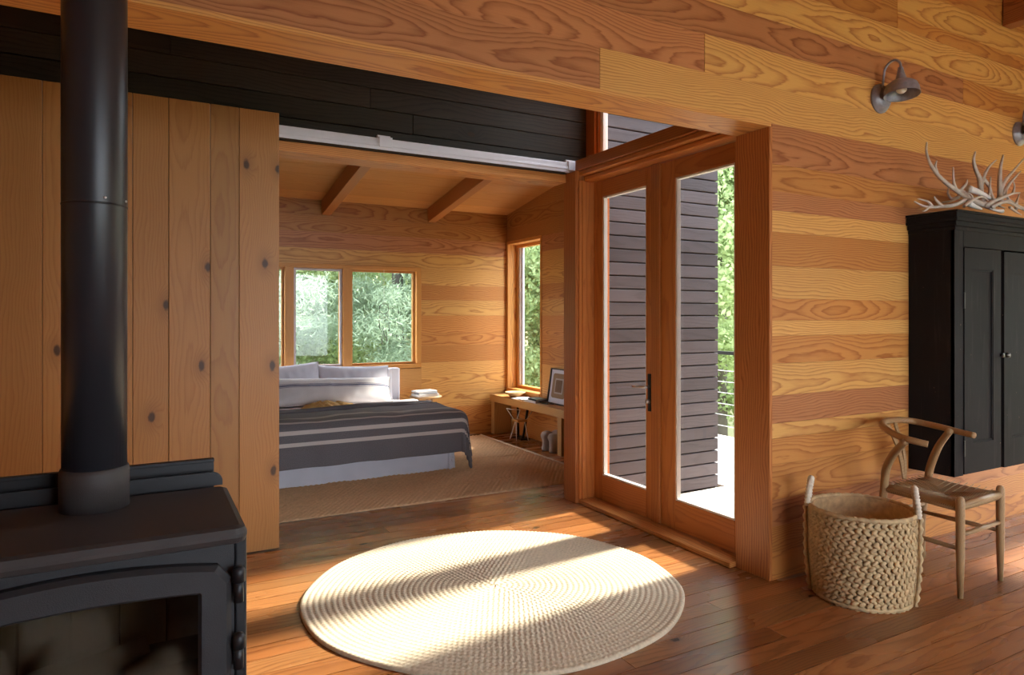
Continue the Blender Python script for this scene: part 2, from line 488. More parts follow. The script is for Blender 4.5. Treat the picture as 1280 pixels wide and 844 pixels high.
# ------------------------------------------------------------------ other walls and ceilings of the living room
ceil = struct(MB().box(-3.2, 6.8, -3.2, 2.60, 3.76, 3.9).box(-3.2, 3.06, 2.60, 4.33, 3.76, 3.9).build('ceiling', M_ceil))
wl = struct(MB().box(-3.3, -3.1, -3.2, 4.4, -.02, 3.8).build('wall_left', M_fir))
wr = struct(MB().box(6.6, 6.8, -3.2, .9, -.02, 3.8).box(6.6, 6.8, 2.32, 2.6, -.02, 3.8).box(6.6, 6.8, .9, 2.32, 2.1, 3.8).build('wall_right', M_fir))
wn_ = struct(MB().box(-3.2, -2.4, -3.3, -3.1, -.02, 3.8).box(5.8, 6.8, -3.3, -3.1, -.02, 3.8).box(-2.4, .64, -3.3, -3.1, -.02, 3.8).box(.64, 5.8, -3.3, -3.1, -.02, .35).box(.64, 5.8, -3.3, -3.1, 2.4, 3.8).build('wall_near', M_fir))
w4 = sroot('window_4'); w5 = sroot('fill_window')
for yv in (.9, 1.57, 2.24): board(w4, 'mullion', 6.62, 6.72, yv, yv + .08, 0, 2.1, M_frame, 'z')
for xv in (.64, 3.18, 5.72): board(w5, 'mullion', xv, xv + .08, -3.28, -3.18, .35, 2.4, M_frame, 'z')  # unseen window behind the camera, added and sized to let in fill light
MB().box(6.665, 6.671, .9, 2.32, 0, 2.1).build('glass_pane', M_glass, w4)
MB().box(.64, 5.8, -3.235, -3.229, .35, 2.4).build('glass_pane', M_glass, w5)
Mb = Matrix.Translation((5.12, 2.38, 3.42)) @ Matrix.Rotation(R(1.2), 4, 'X') @ Matrix.Translation((-5.12, -2.38, -3.42))
struct(board(None, 'trim_3', 5.035, 5.145, -3.0, 2.375, 3.29, 3.55, M_firred, 'y', (.75, .6, .55), .004, M=Mb), 'dark red rafter meeting the wall')

# ------------------------------------------------------------------ the charred middle wall and the opening to the bedroom
YB = 4.177
wm = struct(MB().box(-3.2, .52, YB + .02, YB + .15, -.02, 3.8).box(.52, 3.0, YB + .02, YB + .15, 2.40, 3.8).build('wall_middle', M_dark))
zz = 2.41
while zz < 3.7:
    cuts = [-3.0, random.uniform(-.6, 1.9), 2.98]
    for a, b in zip(cuts, cuts[1:]):
        k = random.uniform(.7, 1.5)
        board(wm, 'plank', a, b - .002, YB - random.uniform(0, .003), YB + .021, zz, zz + .127, M_black, 'x', (k, k, k), .003)
    zz += .1305
zz = 0
while zz < 2.4:
    board(wm, 'plank', -3.0, .52, YB, YB + .021, zz, zz + .127, M_black, 'x', (1, 1, 1), .003); zz += .1305
struct(board(None, 'trim_4',   .50, 2.727, YB - .02, YB + .17, 2.333, 2.392, M_fir, 'x', (.95, .78, .7), .002), 'fir lintel over the bedroom opening')
struct(board(None, 'trim_5', 2.728, 2.90, 4.035, 4.19, 0, 2.399, M_post, 'z', (.95, .9, .88), .003), 'fir post between bedroom opening and glass doors')
struct(board(None, 'trim_6', 2.742, 3.10, 2.59, 4.06, 2.40, 2.476, M_frame, 'y', (.85, .8, .78), .002), 'fir beam over the glass doors')
struct(board(None, 'trim_7', 2.762, 3.05, 2.602, 4.05, 2.364, 2.399, M_frame, 'y', (1.1, 1.1, 1.0), .006), 'moulded head casing of the glass doors')
struct(board(None, 'trim_8', 2.80, 3.02, 2.602, 4.034, 2.328, 2.363, M_frame, 'y', (1.25, 1.25, 1.15), .006), 'head stop over the glass doors')
struct(board(None, 'trim_9', 2.752, 3.02, 4.021, 4.034, .032, 2.327, M_frame, 'z', (1.1, 1.05, 1.0), .002), 'side jamb of the glass doors')
struct(board(None, 'trim_10', 2.775, 2.80, 4.012, 4.021, .032, 2.327, M_frame, 'z', (1.2, 1.15, 1.1), .002), 'thin door stop on the side jamb')
struct(board(None, 'trim_11', 2.82, 3.02, 2.588, 2.602, 0, 2.327, M_darkmetal, 'z', (2, 2, 2), .001), 'dark weather strip beside the glass doors')
thr = struct(board(None, 'trim_12', 2.752, 3.04, 2.603, 4.034, 0, .030, M_fir, 'y', (.85, .7, .6), .004), 'fir threshold under the glass doors')
# clerestory glass above the doors
w6 = sroot('window_6', 'clerestory window above the glass doors')
board(w6, 'frame_post', 2.918, 3.0, 4.068, 4.176, 2.477, 3.74, M_frame, 'z', (.9, .82, .8))
board(w6, 'frame_post', 2.935, 2.995, 4.045, 4.068, 2.477, 3.74, M_frame, 'z', (.75, .7, .7))
board(w6, 'glazing_bead', 2.955, 3.0, 4.012, 4.045, 2.477, 3.74, M_bead, 'z')
board(w6, 'frame_post', 2.918, 3.0, 2.587, 2.66, 2.477, 3.74, M_frame, 'z')
board(w6, 'top_rail', 2.918, 3.0, 2.66, 4.01, 3.62, 3.74, M_frame, 'y')
MB().box(2.972, 2.978, 2.66, 4.012, 2.477, 3.62).build('glass_pane', M_glass, w6)
struct(MB().box(2.90, 3.06, 2.587, 4.3, 3.74, 3.8).build('trim_13', M_frame))

# the two glazed door leaves
def leaf_door(name, label, y0, y1, gy0, gy1, extra):
    d = sroot(name, label)
    X0, X1 = 2.88, 2.925
    board(d, 'stile', X0, X1, y0, gy0, .034, 2.32, M_frame, 'z', (1, 1, 1))
    board(d, 'stile', X0, X1, gy1, y1, .034, 2.32, M_frame, 'z', (1.02, 1, .97))
    board(d, 'rail', X0, X1, gy0, gy1, .034, .212, M_frame, 'y', (1.05, 1.02, 1))
    board(d, 'rail', X0, X1, gy0, gy1, 2.206, 2.32, M_frame, 'y', (.95, .92, .9))
    b = .012
    for q in ((gy0, gy0 + b, .212, 2.206, 'z'), (gy1 - b, gy1, .212, 2.206, 'z'), (gy0 + b, gy1 - b, .212, .212 + b, 'y'), (gy0 + b, gy1 - b, 2.206 - b, 2.206, 'y')):
        board(d, 'glazing_bead', X0 + .006, X1 - .008, q[0], q[1], q[2], q[3], M_bead, q[4], bev=.001)
    MB().box(2.912, 2.916, gy0 + .004, gy1 - .004, .216, 2.202).build('glass_pane', M_glass, d)
    return d
d1 = leaf_door('door_1', 'glazed fir door leaf with the steel lever handle', 3.333, 4.018, 3.44, 3.918, True)
d2 = leaf_door('door_2', 'glazed fir door leaf beside the wide opening', 2.604, 3.327, 2.688, 3.168, False)
board(d2, 'astragal', 2.862, 2.88, 3.29, 3.372, .034, 2.322, M_frame, 'z', (.85, .82, .8), .004)
hp = MB().box(2.868, 2.8795, 3.384, 3.412, .735, .977).build('handle_plate', M_darkmetal, d1, bevel=.003)
MB().tube([(2.868, 3.398, .893), (2.835, 3.398, .893), (2.828, 3.408, .893), (2.828, 3.46, .892), (2.829, 3.515, .889)], [.009, .009, .009, .0085, .008], 10).build('lever', M_steel, hp, True)
MB().lathe([(.001, 0), (.015, 0), (.015, .022), (.009, .026), (.001, .026)], 18, Matrix.Translation((2.868, 3.398, .80)) @ Matrix.Rotation(R(-90), 4, 'Y')).build('key_cylinder', M_steel, hp, True)

# sliding plank door and its rail
d3 = sroot('door_3', 'sliding door of wide knotty upright planks')
MB().box(-1.70, .686, 4.098, 4.112, .012, 2.52).build('backing_frame', M_dark, d3)
cuts = [-1.70, -1.4, -1.15, -.90, -.66, -.442, -.25, -.05, .119, .324, .473, .69]
for i, (a, b) in enumerate(zip(cuts, cuts[1:])):
    k = random.uniform(.92, 1.06)
    if abs(a - .324) < .01: t = (.86, .88, .9)
    else: t = (k, k * .98, k * .96)
    board(d3, 'plank', a + .001, b - .0015, 4.067 - random.uniform(0, .002), 4.098, .010, 2.526, M_barn, 'z', t, .0016, seed=(.137 * i + .21) % 1)
trk = thing('sliding_door_track', 'long aluminium sliding door rail above the bedroom opening', 'door track', (.6, 4.13, 2.40))
MB().box(-1.9, 2.785, 4.122, 4.155, 2.440, 2.474).box(-1.9, 2.785, 4.117, 4.155, 2.424, 2.440).box(-1.9, 2.785, 4.122, 4.155, 2.402, 2.424).build('rail', M_alu, trk, bevel=.002)
for xv in (1.30, 2.72): MB().box(xv, xv + .085, 4.110, 4.162, 2.418, 2.482).box(xv, xv + .085, 4.150, 4.176, 2.476, 2.50).build('bracket', M_alu, trk, bevel=.002)
MB().box(-1.9, 2.70, 4.128, 4.150, 2.392, 2.402).build('guide_slot', M_dark, trk)

# ------------------------------------------------------------------ bedroom shell
YC, XW = 7.0, 3.76
wb = struct(MB().box(-1.8, 3.95, YC + .02, YC + .22, -.02, .79).box(-1.8, 3.95, YC + .02, YC + .22, 1.885, 3.3).box(2.68, 3.95, YC + .02, YC + .22, .79, 1.885).box(-1.8, .76, YC + .02, YC + .22, .79, 1.885).build('wall_back', M_dark))
C_courses = [(0, .165, 'm', 1.0), (.165, .329, 'm', 1.05), (.329, .514, 'l', .95), (.514, .837, 'l', 1.03), (.837, 1.022, 'm', .95), (1.022, 1.161, 'm', 1.05), (1.161, 1.359, 'm', 1.1),
             (1.359, 1.53, 'l', .92), (1.53, 1.696, 'm', 1.0), (1.696, 1.88, 'l', .98), (1.88, 2.047, 'l', .95), (2.047, 2.215, 'r', 1.15), (2.215, 2.38, 'm', .8), (2.38, 2.55, 'm', .72)]
for z0, z1, c, k in C_courses:
    m, t = tone(c, k)
    for a, b in ([(-1.6, 1.1), (1.1, 3.76)] if (z1 <= .8 or z0 >= 1.87) else [(-1.6, .755), (2.69, 3.76)]):
        zz0, zz1 = z0, z1
        board(wb, 'plank', a, b - .001, YC - random.uniform(0, .0015), YC + .021, zz0, zz1 - .0005, m, 'x', t, .0006)
board(wb, 'plank', -1.6, 2.69, YC, YC + .021, .514, .779, M_fir, 'x', (1, 1, 1), .001)
wd = struct(MB().box(XW + .02, 4.0, 4.33, 6.224, -.02, 3.4).box(XW + .02, 3.95, 6.224, 7.02, -.02, .50).box(XW + .02, 3.95, 6.224, 7.02, 2.205, 3.4).build('wall_bedroom_right', M_dark))
for z0, z1, c, k in C_courses + [(2.55, 2.72, 'm', .8), (2.72, 2.9, 'm', .75), (2.9, 3.08, 'm', .75)]:
    m, t = tone(c, k * .97)
    if z0 >= 2.55: segs = [(4.33, 7.0 - (z0 - 2.541) / .158)]
    elif z1 < .52 or z0 > 2.2: segs = [(4.33, YC)]
    else: segs = [(4.33, 6.224)]
    for a, b in segs:
        if b - a > .1: board(wd, 'plank', XW - random.uniform(0, .0015), XW + .021, a, b - .001, z0, z1 - .0005, m, 'y', t, .0006)
struct(MB().box(-1.8, -1.6, 4.33, 7.1, -.02, 3.3).build('wall_bedroom_left', M_fir))
# sloping ceiling
SL = math.atan(.158)
Mc = Matrix.Translation((0, YC, 2.541)) @ Matrix.Rotation(-SL, 4, 'X')
cb = struct(MB().box(-1.8, 4.1, -3.0, .15, .021, .16, Mc).build('ceiling_bedroom', M_dark))
v = -.002
while v > -2.85:
    k = random.uniform(.86, 1.08)
    board(cb, 'ceiling_board', -1.6, 3.8, v - .238, v, 0, .021, M_ceil, 'x', (k, k * .98, k * .95), .0015, M=Mc); v -= .24
for i, xv in enumerate((-.72, .44, 1.598, 2.752)):
    struct(board(None, 'trim_%d' % (14 + i), xv, xv + .092, -2.82, -.005, -.155, -.001, M_frame, 'y', (.86, .84, .84), .003, M=Mc), 'fir rafter of the bedroom ceiling')

# back windows
w1 = sroot('window_1', 'three part fir window above the bed')
def fr(p, x0, x1, z0, z1, ax, y0=YC - .012, y1=YC + .10, t=(1, 1, 1), nm='frame', m=M_fir):
    return board(p, nm, x0, x1, y0, y1, z0, z1, m, ax, t, .002)
LT = (1.08, .98, .78)
fr(w1, .76, 2.685, 1.845, 1.885, 'x', t=LT); fr(w1, .76, 2.685, .785, .828, 'x', t=LT)
for a, b in ((2.632, 2.685), (1.822, 1.915), (1.24, 1.325), (.76, .82)): fr(w1, a, b, .828, 1.845, 'z', t=LT)
for a, b in ((1.915, 2.632), (1.325, 1.822), (.82, 1.24)):
    fr(w1, a, a + .022, .828, 1.845, 'z', YC + .05, YC + .10, (.8, .72, .6)); fr(w1, b - .022, b, .828, 1.845, 'z', YC + .05, YC + .10, (.8, .72, .6))
    fr(w1, a + .022, b - .022, .828, .85, 'x', YC + .05, YC + .10, (.8, .72, .6)); fr(w1, a + .022, b - .022, 1.823, 1.845, 'x', YC + .05, YC + .10, (.8, .72, .6))
    MB().box(a + .01, b - .01, YC + .072, YC + .077, .838, 1.835).build('glass_pane', M_glass, w1)
a, b = 1.33, 1.817
for q in ((a, a + .022, .832, 1.841, 'z'), (b - .022, b, .832, 1.841, 'z'), (a + .022, b - .022, .832, .852, 'x'), (a + .022, b - .022, 1.82, 1.841, 'x')):
    fr(w1, q[0], q[1], q[2], q[3], q[4], YC + .022, YC + .045, nm='screen_frame', m=M_screen)

w2 = sroot('window_2', 'tall narrow corner window over the bench')
def fy(p, y0, y1, z0, z1, ax, x0, x1, t=(1, 1, 1), nm='frame', m=M_fir): return board(p, nm, x0, x1, y0, y1, z0, z1, m, ax, t, .002)
fy(w2, 6.962, 6.998, .48, 2.225, 'z', 3.752, 3.94, LT); fy(w2, 6.205, 6.232, .48, 2.225, 'z', 3.752, 3.94, LT)
fy(w2, 6.232, 6.962, 2.19, 2.225, 'y', 3.752, 3.94, LT); fy(w2, 6.232, 6.962, .48, .512, 'y', 3.74, 3.94, LT)
fy(w2, 6.925, 6.962, .512, 2.19, 'z', 3.865, 3.93, (.95, .9, .8)); fy(w2, 6.232, 6.262, .512, 2.19, 'z', 3.865, 3.93, LT)
fy(w2, 6.262, 6.925, 2.155, 2.19, 'y', 3.865, 3.93, LT); fy(w2, 6.262, 6.925, .512, .545, 'y', 3.865, 3.93, LT)
fy(w2, 6.903, 6.925, .545, 2.155, 'z', 3.88, 3.92, (1, 1, 1), 'glazing_bead', M_bead)
fy(w2, 6.876, 6.903, .545, 2.155, 'z', 3.905, 3.93, (.9, .9, .95), 'screen_frame', M_screen)
MB().box(3.897, 3.902, 6.262, 6.925, .545, 2.155).build('glass_pane', M_glass, w2)

# ------------------------------------------------------------------ outside: siding, deck, railing, ground
ws = struct(MB().box(3.02, 4.24, YB - .005, YB + .145, -.5, 4.2).build('wall_exterior', M_dark), 'weathered dark board siding outside the glass doors')
zz = -.075
while zz < 4.1:
    k = random.uniform(.78, 1.18)
    board(ws, 'siding_board', 3.02, 4.235 + random.uniform(0, .004), 4.135 - random.uniform(0, .003), 4.172, zz, zz + .093, M_siding, 'x', (k, k, k * 1.02), .004)
    zz += .1025
dk = struct(MB().box(3.05, 6.1, 2.62, 8.0, -.40, -.115).build('deck_frame', M_bark), 'outdoor deck')
xv = 3.06
while xv < 6.1:
    k = random.uniform(.92, 1.05)
    board(dk, 'deck_board', xv, xv + .134, 2.62, 4.13 if xv < 4.26 else 8.0, -.115, -.085, M_deck, 'y', (k, k, k), .003); xv += .14
rail_ = thing('deck_railing', 'dark steel railing with thin cables at the deck edge', 'railing', (6.0, 5.4, -.085))
MB().box(5.97, 6.03, 2.7, 8.0, .90, .94).build('top_rail', M_darkmetal, rail_)
for yv in (2.75, 4.6, 6.4, 7.9): MB().box(5.98, 6.02, yv, yv + .04, -.085, .90).build('post', M_darkmetal, rail_)
for k in range(6): MB().tube([(6.0, 2.77, .06 + .13 * k), (6.0, 7.92, .06 + .13 * k)], .004, 6).build('cable', M_steel, rail_)

gv, gf = [], []
nx, ny = 60, 60
for j in range(ny):
    for i in range(nx):
        x, y = -30 + 75 * i / (nx - 1), -20 + 75 * j / (ny - 1)
        d = max(0, max(y - 9, x - 9))
        gv.append((x, y, -1.3 + .22 * d * min(1, d / 10) + .35 * mnoise.noise(Vector((x * .25, y * .25, 0)))))
for j in range(ny - 1):
    for i in range(nx - 1): gf.append((j * nx + i, j * nx + i + 1, (j + 1) * nx + i + 1, (j + 1) * nx + i))
mb = MB(); mb.v, mb.f = gv, gf
struct(mb.build('ground', M_ground, None, True), 'forest floor around the cabin')

# trees
def foliage_mesh(name, kind, h, rad, n, mat, seed):
    r = np.random.default_rng(seed)
    cen = []
    nb = 46 if kind == 'pine' else 60
    for _ in range(nb):
        t = r.uniform(.12, 1.0)
        a = r.uniform(0, 2 * math.pi)
        rr = rad * ((1.08 - t) ** .8 if kind == 'pine' else math.sin(min(1, t * 1.05) * math.pi) ** .5) * r.uniform(.7, 1.1)
        for q in np.linspace(.25, 1, 7):
            cen.append((rr * q * math.cos(a), rr * q * math.sin(a), h * t - (.12 if kind == 'pine' else .02) * rr * q * q + r.normal(0, .05), .10 + .16 * q if kind == 'pine' else .32))
    cen = np.array(cen)
    idx = r.integers(0, len(cen), n)
    c = cen[idx, :3] + r.normal(0, 1, (n, 3)) * cen[idx, 3:4] * np.array([1, 1, .55])
    d = r.normal(0, 1, (n, 3)); d /= np.linalg.norm(d, axis=1)[:, None]
    e = np.cross(d, r.normal(0, 1, (n, 3))); e /= np.linalg.norm(e, axis=1)[:, None]
    if kind == 'pine': l, w = r.uniform(.045, .09, (n, 1)), r.uniform(.008, .015, (n, 1))
    else: l, w = r.uniform(.04, .08, (n, 1)), r.uniform(.024, .045, (n, 1))
    V = np.empty((n, 4, 3))
    V[:, 0] = c - d * l; V[:, 1] = c + e * w; V[:, 2] = c + d * l; V[:, 3] = c - e * w
    me = bpy.data.meshes.new(name)
    me.vertices.add(n * 4); me.vertices.foreach_set('co', V.reshape(-1).astype(np.float32))
    me.loops.add(n * 4); me.loops.foreach_set('vertex_index', np.arange(n * 4, dtype=np.int32))
    me.polygons.add(n); me.polygons.foreach_set('loop_start', np.arange(0, n * 4, 4, dtype=np.int32))
    me.update(calc_edges=True)
    me.materials.append(mat)
    return me
F_pine = [foliage_mesh('needles', 'pine', 9.0, 2.6, 62000, M_needle, s) for s in (1, 2)]
F_leaf = [foliage_mesh('leaves', 'leaf', 6.5, 2.3, 34000, M_leaf, s) for s in (3, 4)]
def tree_thing(kind, x, y, z, s, rot, label):
    t = thing('pine_tree' if kind == 'pine' else 'leafy_tree', label, 'tree', (x, y, z), 'trees outside the windows')
    h = 9.0 if kind == 'pine' else 6.5
    key = 'trunk' + kind
    if key not in _cache:
        mb = MB().tube([(0, 0, -.4), (.03, .02, h * .4), (-.03, .03, h * .7), (.02, 0, h * .98)], [.15, .11, .07, .015], 8)
        o = mb.build('trunk', M_bark, None, True); _cache[key] = o.data
    else:
        o = bpy.data.objects.new('trunk', _cache[key]); COL.objects.link(o)
    o.parent = t
    f = bpy.data.objects.new('foliage', random.choice(F_pine if kind == 'pine' else F_leaf)); COL.objects.link(f)
    f.parent = t; f['kind'] = 'stuff'
    t.scale = (s, s, s); t.rotation_euler = (0, 0, rot)
    return t
trees = [('pine', 1.6, 11.6, -1.2, .9, 'soft pine tree nearest behind the bed windows'), ('pine', 4.3, 12.4, -1.1, .95, 'soft pine tree seen in the widest pane above the bed'),
         ('leaf', -.6, 14.2, -.9, .9, 'pale leafy tree behind the hidden end of the bed windows'), ('leaf', 3.0, 16.2, -.5, 1.1, 'pale leafy tree far behind the bed windows'),
         ('pine', 6.6, 16.6, -.3, 1.1, 'pine tree further back past the bedroom corner'), ('pine', .4, 19.0, .6, 1.3, 'tall pine farthest behind the bed'),
         ('leaf', 8.0, 13.0, -1.1, .95, 'pale leafy tree outside the corner window'), ('pine', 10.2, 17.0, -.3, 1.2, 'pine tree seen through the corner window'),
         ('leaf', 5.2, 21.0, 1.0, 1.5, 'broad leafy tree farthest behind the widest pane'), ('leaf', 9.9, 9.6, -1.2, .95, 'pale leafy tree outside the glass doors past the railing'),
         ('leaf', 13.0, 12.2, -.9, 1.2, 'larger leafy tree behind the railing'), ('pine', 16.8, 15.2, .3, 1.3, 'pine tree farthest beyond the railing'),
         ('leaf', 11.8, 22.5, 1.4, 1.6, 'broad leafy tree farthest beyond the corner window')]
for i, (k, x, y, z, s, lb) in enumerate(trees): tree_thing(k, x, y, z, s, i * 1.37, lb)

# ------------------------------------------------------------------ wood stove
SX, ZT = -.119, .819                                          # stove centre line and height of its top
st = thing('wood_stove', 'black steel wood stove with arched glass door and tall flue', 'stove', (SX, 2.03, 0))
def rounded_rect_prism(x0, x1, y0, y1, z0, z1, r, n=5):
    pts = []
    for cx, cy, a0 in ((x1 - r, y1 - r, 0), (x0 + r, y1 - r, 90), (x0 + r, y0 + r, 180), (x1 - r, y0 + r, 270)):
        for k in range(n + 1):
            a = R(a0 + 90 * k / n); pts.append((cx + r * math.cos(a), cy + r * math.sin(a)))
    m = len(pts)
    mb = MB()
    mb.add([(x, y, z0) for x, y in pts] + [(x, y, z1) for x, y in pts],
           [tuple(range(m - 1, -1, -1)), tuple(range(m, 2 * m))] + [(k, (k + 1) % m, m + (k + 1) % m, m + k) for k in range(m)])
    return mb
hw = .234 - SX
# body: a firebox open at the front behind the glass
bx0, bx1, by0, by1, bz0, bz1 = SX - hw + .03, SX + hw - .03, 1.858, 2.266, .17, ZT - .045
ox0, ox1, oz0, oz1 = SX - .297, SX + .297, .386, .704
body = MB()
body.box(bx0, ox0, by0, by1, bz0, bz1).box(ox1, bx1, by0, by1, bz0, bz1).box(ox0, ox1, by0, by1, bz0, oz0).box(ox0, ox1, by0, by1, oz1, bz1).box(ox0, ox1, by1 - .018, by1, oz0, oz1)
body.build('firebox', M_castiron, st)
for i in range(5):
    xa = ox0 + (ox1 - ox0) * i / 5
    board(st, 'firebrick', xa + .002, xa + .117, 2.212, 2.24, oz0, oz1, M_firebrick, 'z', bev=.003)
MB().box(bx1 + .004, bx1 + .034, 1.885, 2.275, .12, ZT - .04).build('side_shield', M_darkmetal, st, bevel=.006)
MB().box(bx0 - .034, bx0 - .004, 1.885, 2.275, .12, ZT - .04).build('side_shield', M_darkmetal, st, bevel=.006)
rounded_rect_prism(SX - hw, SX + hw, 1.819, 2.301, ZT - .046, ZT, .03).build('top_plate', M_topplate, st, bevel=.019)
mb = MB()
n_ = 8
prof = [(SX - hw + .02, ZT), (SX + hw - .015, ZT)] + [(SX + hw - .015 - .03 + .03 * math.cos(R(90 * k / n_)), ZT + .012 + .03 * math.sin(R(90 * k / n_))) for k in range(n_ + 1)] + \
       [(SX - hw + .05 - .03 * math.sin(R(90 * k / n_)), ZT + .012 + .03 * math.cos(R(90 * k / n_))) for k in range(n_ + 1)]
m_ = len(prof)
mb.add([(x, 2.303, z) for x, z in prof] + [(x, 2.313, z) for x, z in prof], [tuple(range(m_)), tuple(range(2 * m_ - 1, m_ - 1, -1))] + [(k, (k + 1) % m_, m_ + (k + 1) % m_, m_ + k) for k in range(m_)])
mb.build('back_lip', M_darkmetal, st)
MB().box(SX - .33, .198, 2.350, 2.361, .42, .897).box(SX - .33, .198, 2.338, 2.361, .886, .897).box(SX - .2, SX + .1, 2.266, 2.352, .5, .52).build('rear_heat_shield', M_darkmetal, st, bevel=.002)
rounded_rect_prism(SX - .32, SX + .32, 1.88, 2.25, 0, .17, .03).build('pedestal', M_castiron, st)
# the door with its arched head
dx0, dx1, dz0 = SX - .314, SX + .314, .315
def arch_z(x, top, rise): return top - rise * (abs(x - SX) / .314) ** 2
def arch_outline(ins, top, rise, zb, cham):
    xs0, xs1 = dx0 + ins, dx1 - ins
    pts = [(xs0, zb), (xs1, zb), (xs1, arch_z(xs1, top, rise) - cham)]
    for k in range(25):
        x = xs1 - cham - (xs1 - xs0 - 2 * cham) * k / 24
        pts.append((x, arch_z(x, top, rise)))
    pts.append((xs0, arch_z(xs0, top, rise) - cham))
    return pts
o1 = arch_outline(0, .750, .031, dz0, .03)
o2 = arch_outline(.013, .739, .031, dz0 + .013, .028)
o3 = arch_outline(.069, .681, .020, dz0 + .08, .004)
o4 = arch_outline(.076, .674, .020, dz0 + .087, .004)
m_ = len(o1)
rings_ = [(o1, 1.857), (o1, 1.834), (o2, 1.821), (o3, 1.821), (o4, 1.830), (o4, 1.85)]
mb = MB()
mb.add([(x, y, z) for o, y in rings_ for x, z in o], [(i * m_ + k, i * m_ + (k + 1) % m_, (i + 1) * m_ + (k + 1) % m_, (i + 1) * m_ + k) for i in range(len(rings_) - 1) for k in range(m_)])
sd = mb.build('door', M_castiron, st)
g_ = arch_outline(.074, .676, .020, dz0 + .085, .004)
MB().add([(x, 1.837, z) for x, z in g_] + [(x, 1.841, z) for x, z in g_], [tuple(range(m_)), tuple(range(2 * m_ - 1, m_ - 1, -1))] + [(k, (k + 1) % m_, m_ + (k + 1) % m_, m_ + k) for k in range(m_)]).build('glass', M_soot, sd)
for zc in (.673, .505):
    hx = dx1 + .016
    Mh = Matrix.Translation((hx, 1.828, zc - .045)); Mk = Matrix.Translation((hx, 1.828, zc + .006))
    MB().lathe([(.001, 0), (.0125, 0), (.0125, .060), (.001, .060)], 18, Mh).lathe([(.001, 0), (.016, 0), (.016, .028), (.012, .036), (.001, .038)], 18, Mk).box(hx - .004, hx + .004, 1.828, 1.858, zc - .03, zc + .03).build('hinge', M_darkmetal, sd, True)
MB().tube([(dx0 + .03, 1.82, .52), (dx0 + .03, 1.785, .52), (dx0 + .03, 1.77, .50), (dx0 + .03, 1.77, .39)], .009, 10).build('door_handle', M_steel, sd, True)
for k in range(3):
    xk = SX - .2 + .14 * k
    MB().tube([(xk, 2.02 + .03 * k, .42), (xk + .19, 2.10 - .02 * k, .435 + .02 * (k % 2))], [.035, .03], 10).build('charred_log', M_bark, st, True)
PX, PY = -.119, 2.204
flue = MB().lathe([(.0788, ZT + .105), (.0792, 1.66), (.0797, 1.662), (.0797, 3.75)], 40, Matrix.Translation((PX, PY, 0))).build('flue_pipe', M_pipe, st, True)
MB().lathe([(.085, ZT), (.085, ZT + .10), (.0828, ZT + .112), (.0788, ZT + .114)], 40, Matrix.Translation((PX, PY, 0))).build('flue_collar', M_topplate, st, True)
MB().lathe([(.0801, 1.654), (.0808, 1.657), (.0801, 1.660)], 40, Matrix.Translation((PX, PY, 0))).build('pipe_seam', M_darkmetal, flue, True)
for a in (-70, -20): MB().lathe([(.004, 0), (.004, .003), (.001, .004)], 8, Matrix.Translation((PX, PY, 1.672)) @ Matrix.Rotation(R(a), 4, 'Z') @ Matrix.Translation((.0792, 0, 0)) @ Matrix.Rotation(R(90), 4, 'Y')).build('screw', M_steel, flue, True)
# ------------------------------------------------------------------ round rug: coils of braid with stitches
RC, RA, RB, RANG = Vector((1.532, 2.978)), .923, .848, R(161)
def coil_rug():
    rows, per, seg = 34, 5, 760
    rad, prof = [], []
    for i in range(rows):
        for k in range(per):
            rad.append((i + k / per) / rows); prof.append(.35 + .65 * math.sin(math.pi * (k / per)))
    rad.append(1.0); prof.append(0)
    rad, prof = np.array(rad), np.array(prof)
    th = np.linspace(0, 2 * np.pi, seg, endpoint=False)
    Rr, Th = np.meshgrid(rad, th, indexing='ij')
    row = np.floor(Rr * rows - 1e-6)
    st_ = np.clip(row, 1, None) * 2 * np.pi * (.85 / rows) / .021
    stitch = .5 + .5 * np.sin(Th * np.round(st_) + row * 1.9 + (Rr * rows - row) * 2.2)
    z = .011 + prof[:, None] * (.003 + .0052 * stitch) * (row >= 0) + .0015 * np.sin(Th * 3 + 1)
    wob = 1 + .004 * np.sin(Th * 5) + .003 * np.sin(Th * 11 + 1)
    lx, ly = Rr * np.cos(Th) * RA * wob, Rr * np.sin(Th) * RB * wob
    x = RC.x + lx * math.cos(RANG) - ly * math.sin(RANG)
    y = RC.y + lx * math.sin(RANG) + ly * math.cos(RANG)
    V = np.stack([x, y, z], -1)
    # outer rim down to the floor
    rim = V[-1].copy(); rim[:, 2] = .0005
    V = np.concatenate([V, rim[None]], 0)
    nr = V.shape[0]
    i, j = np.meshgrid(np.arange(nr - 1), np.arange(seg), indexing='ij')
    F = np.stack([i * seg + j, i * seg + (j + 1) % seg, (i + 1) * seg + (j + 1) % seg, (i + 1) * seg + j], -1).reshape(-1, 4)
    F = F[F[:, 0] >= 0]
    me = bpy.data.meshes.new('round_rug')
    vs = V.reshape(-1, 3)
    me.vertices.add(len(vs)); me.vertices.foreach_set('co', vs.reshape(-1).astype(np.float32))
    me.loops.add(F.size); me.loops.foreach_set('vertex_index', F[:, ::-1].reshape(-1).astype(np.int32))
    me.polygons.add(len(F)); me.polygons.foreach_set('loop_start', np.arange(0, F.size, 4, dtype=np.int32))
    me.update(calc_edges=True)
    return me
